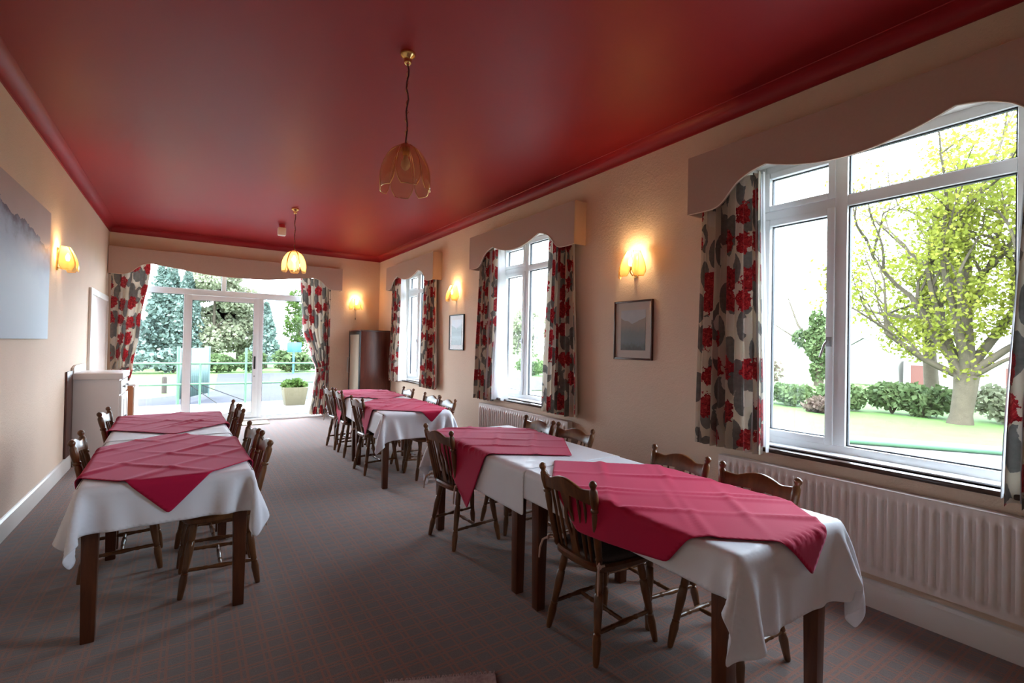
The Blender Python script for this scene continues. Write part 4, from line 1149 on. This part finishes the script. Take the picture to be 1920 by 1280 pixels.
def broadleaf(loc, h, rx, label, mat, n, size, seed, cat='tree', group=None, trunk_r=.14, low=.25, name='leafy_tree'):
    g = np.random.default_rng(seed); t = thing(name, label, cat, (loc[0], loc[1], G-.05), 0, group)
    b = MB(); pts = [(0, 0, 0), (.05*h*g.normal()*.3, .05*h*g.normal()*.3, h*.35), (g.normal()*.1, g.normal()*.1, h*.7), (g.normal()*.15, g.normal()*.15, h*.93)]
    b.tube(pts, [trunk_r, trunk_r*.8, trunk_r*.5, trunk_r*.15], 8)
    for k in range(10):
        z = h*g.uniform(.3, .8); a = g.uniform(0, 6.28); l = rx*g.uniform(.5, .9)
        b.tube([(0, 0, z), (math.cos(a)*l*.5, math.sin(a)*l*.5, z+l*.3), (math.cos(a)*l, math.sin(a)*l, z+l*.7)], [trunk_r*.35, trunk_r*.2, .01], 5)
    b.build('trunk', M['bark'], t, smooth=60)
    blobs = []
    for k in range(16):
        z = h*(low+(1-low)*(k+.5)/16); rr = rx*(.45+.55*math.sin(PI*min(1, (z/h-low)/(1-low)*.85+.12)))
        a = g.uniform(0, 6.28); q = rr*.55
        blobs.append((math.cos(a)*q, math.sin(a)*q, z, rr*.55, rr*.55, h*.10))
    foliage('crown', blob_points(g, blobs, n), size, mat, t, g); return t
def conifer(loc, h, r, label, mat, n, size, seed, group=None):
    g = np.random.default_rng(seed); t = thing('conifer', label, 'tree', (loc[0], loc[1], G-.05), 0, group)
    b = MB(); b.tube([(0, 0, 0), (0, 0, h*.97)], [.14, .02], 8); b.build('trunk', M['bark'], t, smooth=60)
    z = g.uniform(.08, 1, n)**.85; a = g.uniform(0, 6.28, n); tier = .86+.10*np.cos(z*h*5+a*2)+.06*g.normal(size=n)
    rr = r*(1-z)**.8*tier*np.sqrt(g.uniform(.1, 1, n))+.05
    pts = np.stack([np.cos(a)*rr, np.sin(a)*rr, z*h-.12*rr], axis=1)
    foliage('crown', pts, size, mat, t, g); return t
def shrub(loc, rx, ry, h, label, mat, n, size, seed, group=None, name='shrub'):
    g = np.random.default_rng(seed); t = thing(name, label, 'shrub', (loc[0], loc[1], G-.05), 0, group)
    b = MB()
    for k in range(7):
        a = g.uniform(0, 6.28); b.tube([(0, 0, 0), (math.cos(a)*rx*.3, math.sin(a)*ry*.3, h*.5), (math.cos(a)*rx*.6, math.sin(a)*ry*.6, h*.85)], [.02, .014, .006], 5)
    b.build('stems', M['bark'], t)
    blobs = [(g.uniform(-.5, .5)*rx, g.uniform(-.5, .5)*ry, h*g.uniform(.35, .65), rx*.55, ry*.55, h*.36) for _ in range(8)]
    foliage('leaves', blob_points(g, blobs, n), size, mat, t, g); return t

# big spring tree outside the nearest window
g = np.random.default_rng(5)
t = thing('spring_tree', 'large tree with yellow green spring leaves outside the nearest window', 'tree', (15.1, 3.62, G-.05))
tr = MB(); tips = []
def branch(p, d, L, r, depth):
    pts = [p]; q = Vector(p); d = Vector(d).normalized()
    for k in range(4):
        d = (d+Vector(g.normal(size=3))*.13+Vector((0, 0, .05))).normalized(); q = q+d*(L/4); pts.append(q.copy())
    tr.tube(pts, [r*(1-.13*k) for k in range(5)], 7 if depth < 2 else 4)
    if depth >= 4: tips.append((pts[-1], d.copy())); tips.append((pts[2], d.copy())); return
    for k in range(3 if depth < 3 else 2):
        s = pts[-1] if k == 0 else pts[2+(k % 2)]
        a = Vector(g.normal(size=3))*.48; a.x *= .9
        nd = (d+a+Vector((0, 0, .18))).normalized()
        branch(s, nd, L*g.uniform(.62, .82), r*.55, depth+1)
    if depth >= 2: tips.append((pts[3], d.copy()))
tr.tube([(0, 0, -.05), (.02, -.02, .25), (0, -.08, .75), (.05, -.10, 1.15)], [.27, .21, .22, .24], 10)
for d, L, r in (((.1, .75, 1.0), 2.3, .13), ((-.1, .35, 1.2), 2.6, .15), ((0, -.05, 1.4), 2.7, .16), ((.3, -.3, 1.2), 2.4, .13), ((0, -.8, .9), 2.0, .10), ((-.35, .1, 1.2), 2.3, .12), ((.1, 1.1, .55), 1.9, .09), ((-.2, -1.0, .4), 1.4, .06)):
    branch((.05, -.10, 1.08), d, L, r, 1)
tr.build('branches', M['bark'], t, smooth=60)
pts = []
for p, d in tips:
    if p.z < 1.3: continue
    k = 70 if p.y < .8 else 22
    if p.z > 4.5: k = int(k*.7)
    pts.append(np.array(p)+g.normal(0, .24, (k, 3)))
pts = np.concatenate(pts)
# ivy and leaf mass round the crown base
pts = np.concatenate([pts, blob_points(g, [(0, -.1, 1.5, .5, .5, .6), (0, .8, 2.0, .7, .9, .5), (0, 0, 2.6, .9, 1.0, .7), (0, -.6, 2.9, .8, .6, .9)], 2200)])
foliage('crown', pts, .07, M['leafy'], t, g)
broadleaf((18, 4.9), 5.2, 1.3, 'second spring tree half hidden behind the large one', M['leafy'], 3500, .10, 21, low=.35, trunk_r=.2)
# ivy clad tree seen through the left light
g = np.random.default_rng(8)
t = thing('ivy_tree', 'ivy covered small tree seen in the left casement of the nearest window', 'tree', (25.4, 11.26, G-.05))
b = MB(); b.tube([(0, 0, 0), (0, 0, 1.2), (.1, .05, 2.6), (.1, .0, 4.0)], [.22, .2, .12, .03], 8)
for q in ([(0, 0, 1.4), (0, .9, 2.2), (-.1, 2.2, 3.1), (-.2, 3.2, 3.5)], [(0, 0, 1.6), (0, 1.0, 3.0), (0, 1.5, 4.4)], [(0, 0, 2), (0, -.6, 3.2), (0, -.9, 4.2)]): b.tube(q, [.1, .06, .03, .015][:len(q)], 6)
b.build('branches', M['bark'], t)
foliage('ivy', blob_points(g, [(0, 0, .9, .35, .38, .8), (0, 0, 1.9, .55, .6, .8), (.0, .1, 3.0, .4, .4, .7), (0, .75, 2.3, .4, .5, .5)], 2600), .14, M['leafg'], t, g)
# hedge row: shrubs along the lawn
HS = [(15.6, 6.3, 'leafg', .75, 'green clipped shrub left of the large tree'), (15.9, 5.2, 'leafg', .8, 'dense dark green shrub just left of the large tree trunk'), (15.9, 4.5, 'leafg', .8, 'glossy green shrub touching the large tree trunk'), (16.2, 3.0, 'olive', .85, 'brownish hedge shrub right of the large tree trunk'), (16.2, 2.2, 'olive', .85, 'brownish hedge shrub far right of the large tree'),
      (15.2, 7.6, 'leafg', .62, 'low green shrub seen through the left casement'), (15.0, 8.6, 'lime', .6, 'bright green shrub at the left curtain edge of the nearest window'), (15.1, 9.6, 'leafg', .62, 'green shrub behind the left curtain of the nearest window')]
for i, (x, y, mt, h_, lab) in enumerate(HS): shrub((x, y), .6, .75, h_+.1, lab, M[mt], 1500, .10, 40+i, 'hedge shrubs outside')
shrub((14.2, 6.25), .5, .55, .45, 'pale grey low mound plant in front of the hedge', M['pinkish'], 700, .09, 55)
for i, (x, y, h_) in enumerate(((24, 14.0, 2.2), (25, 15.6, 2.4), (22.5, 12.9, 1.8))): shrub((x, y), 1.0, 1.2, h_, ('tall pinkish bare shrub nearest the ivy tree', 'tall pinkish bare shrub farthest left behind the ivy tree', 'shorter pinkish shrub in front of the ivy tree')[i], M['pinkish'], 1300, .12, 60+i, 'pinkish shrubs')
# houses
t = thing('cottage', 'white gabled cottage beyond the hedge', 'building', (31, 10.8, G))
b = MB(); b.box(-1.8, 2.2, -1.3, 1.3, 0, 1.55); b.prism([(-1.3, 1.55), (1.3, 1.55), (.0, 2.35)], 'x', -1.8, 2.2); b.build('wall', M['render'], t, smooth=0)
b = MB(); b.prism([(-1.42, 1.5), (0, 2.40), (1.42, 1.5), (1.42, 1.58), (0, 2.48), (-1.42, 1.58)], 'x', -1.9, 2.3); b.build('roof', M['slate'], t, smooth=0)
t = thing('long_shed', 'long low white outbuilding behind the large tree', 'building', (31, 6.9, G))
b = MB(); b.box(-1.5, 2.0, -3.2, 2.3, 0, 1.25); b.build('wall', M['render'], t, smooth=0)
b = MB(); b.prism([(-1.65, 1.25), (2.15, 1.25), (.25, 2.0)], 'y', -3.3, 2.4); b.build('roof', M['render'], t, smooth=0)
for y, w_ in ((1.6, .8), (-1.6, .55)):
    b = MB(); b.box(-1.54, -1.5, y-w_/2, y+w_/2, 0, 1.05); b.build('door', M['brickred'], t, smooth=0)

# trees beyond the patio
conifer((-3.0, 33), 5.2, 1.7, 'bluish conifer seen behind the left curtain edge of the patio doors', M['conif'], 7500, .17, 70, 'trees beyond the yard')
conifer((-1.1, 34.5), 7.2, 1.7, 'tallest bluish conifer in the left patio pane', M['conif'], 9000, .17, 71, 'trees beyond the yard')
conifer((-.1, 33.5), 5.6, 1.3, 'slim conifer beside the first door stile', M['conif'], 6000, .16, 72, 'trees beyond the yard')
broadleaf((1.3, 34), 6.3, 1.7, 'olive broadleaf tree behind the bird stickers', M['olive'], 8000, .16, 73, group='trees beyond the yard', low=.12)
broadleaf((2.6, 35), 6.0, 1.6, 'tall olive tree left of the wide door stile', M['olive'], 7000, .16, 74, group='trees beyond the yard', low=.12)
conifer((3.9, 33), 4.0, 1.1, 'dark conifer just right of the wide door stile', M['conif'], 5000, .16, 75, 'trees beyond the yard')
broadleaf((6.2, 35), 5.0, 1.1, 'pale slender tree behind the blue sign', M['lime'], 3000, .13, 76, group='trees beyond the yard')
for i, x in enumerate((-4.2, -2.4, -.6, 1.2, 3.0, 4.8, 6.6)):
    shrub((x, 28.6), 1.1, .7, 1.05+.1*(i % 3), ('hedge bush at the far left of the yard', 'hedge bush behind the short wooden post', 'hedge bush behind the corrugated gate', 'hedge bush below the bird stickers', 'hedge bush behind the wide door stile', 'hedge bush behind the blue sign', 'hedge bush hidden mostly by the right curtain')[i], M['conif'] if i < 3 else M['leafg'], 1500, .16, 80+i, 'hedge beyond the yard', 'hedge_bush')
# planter
t = thing('planter', 'beige tapered stone planter with lime green plants on the terrace', 'planter', (2.255, 13.3, G))
b = MB(); v = [(-.22, -.2, 0), (.22, -.2, 0), (.22, .2, 0), (-.22, .2, 0), (-.285, -.26, .45), (.285, -.26, .45), (.285, .26, .45), (-.285, .26, .45), (-.25, -.225, .45), (.25, -.225, .45), (.25, .225, .45), (-.25, .225, .45), (-.24, -.215, .40), (.24, -.215, .40), (.24, .215, .40), (-.24, .215, .40)]
fs = [(3, 2, 1, 0)]
for a in (0, 4, 8): fs += [(a+i, a+(i+1) % 4, a+4+(i+1) % 4, a+4+i) for i in range(4)]
fs.append((12, 13, 14, 15)); b.add(v, fs); b.build('pot', M['planter'], t, bevel=.008)
g = np.random.default_rng(3)
foliage('plants', blob_points(g, [(-.13, 0, .50, .18, .2, .13), (.05, 0, .53, .16, .2, .14), (.2, 0, .48, .12, .2, .1)], 900), .06, M['lime'], t, g)
# trees further along the drive for the middle window
broadleaf((22, 31), 4.6, 1.8, 'olive tree seen through the middle window', M['olive'], 2200, .22, 90)
shrub((16, 22), 1.0, 1.0, 1.0, 'lone shrub on the lawn outside the middle window', M['leafg'], 900, .14, 91)
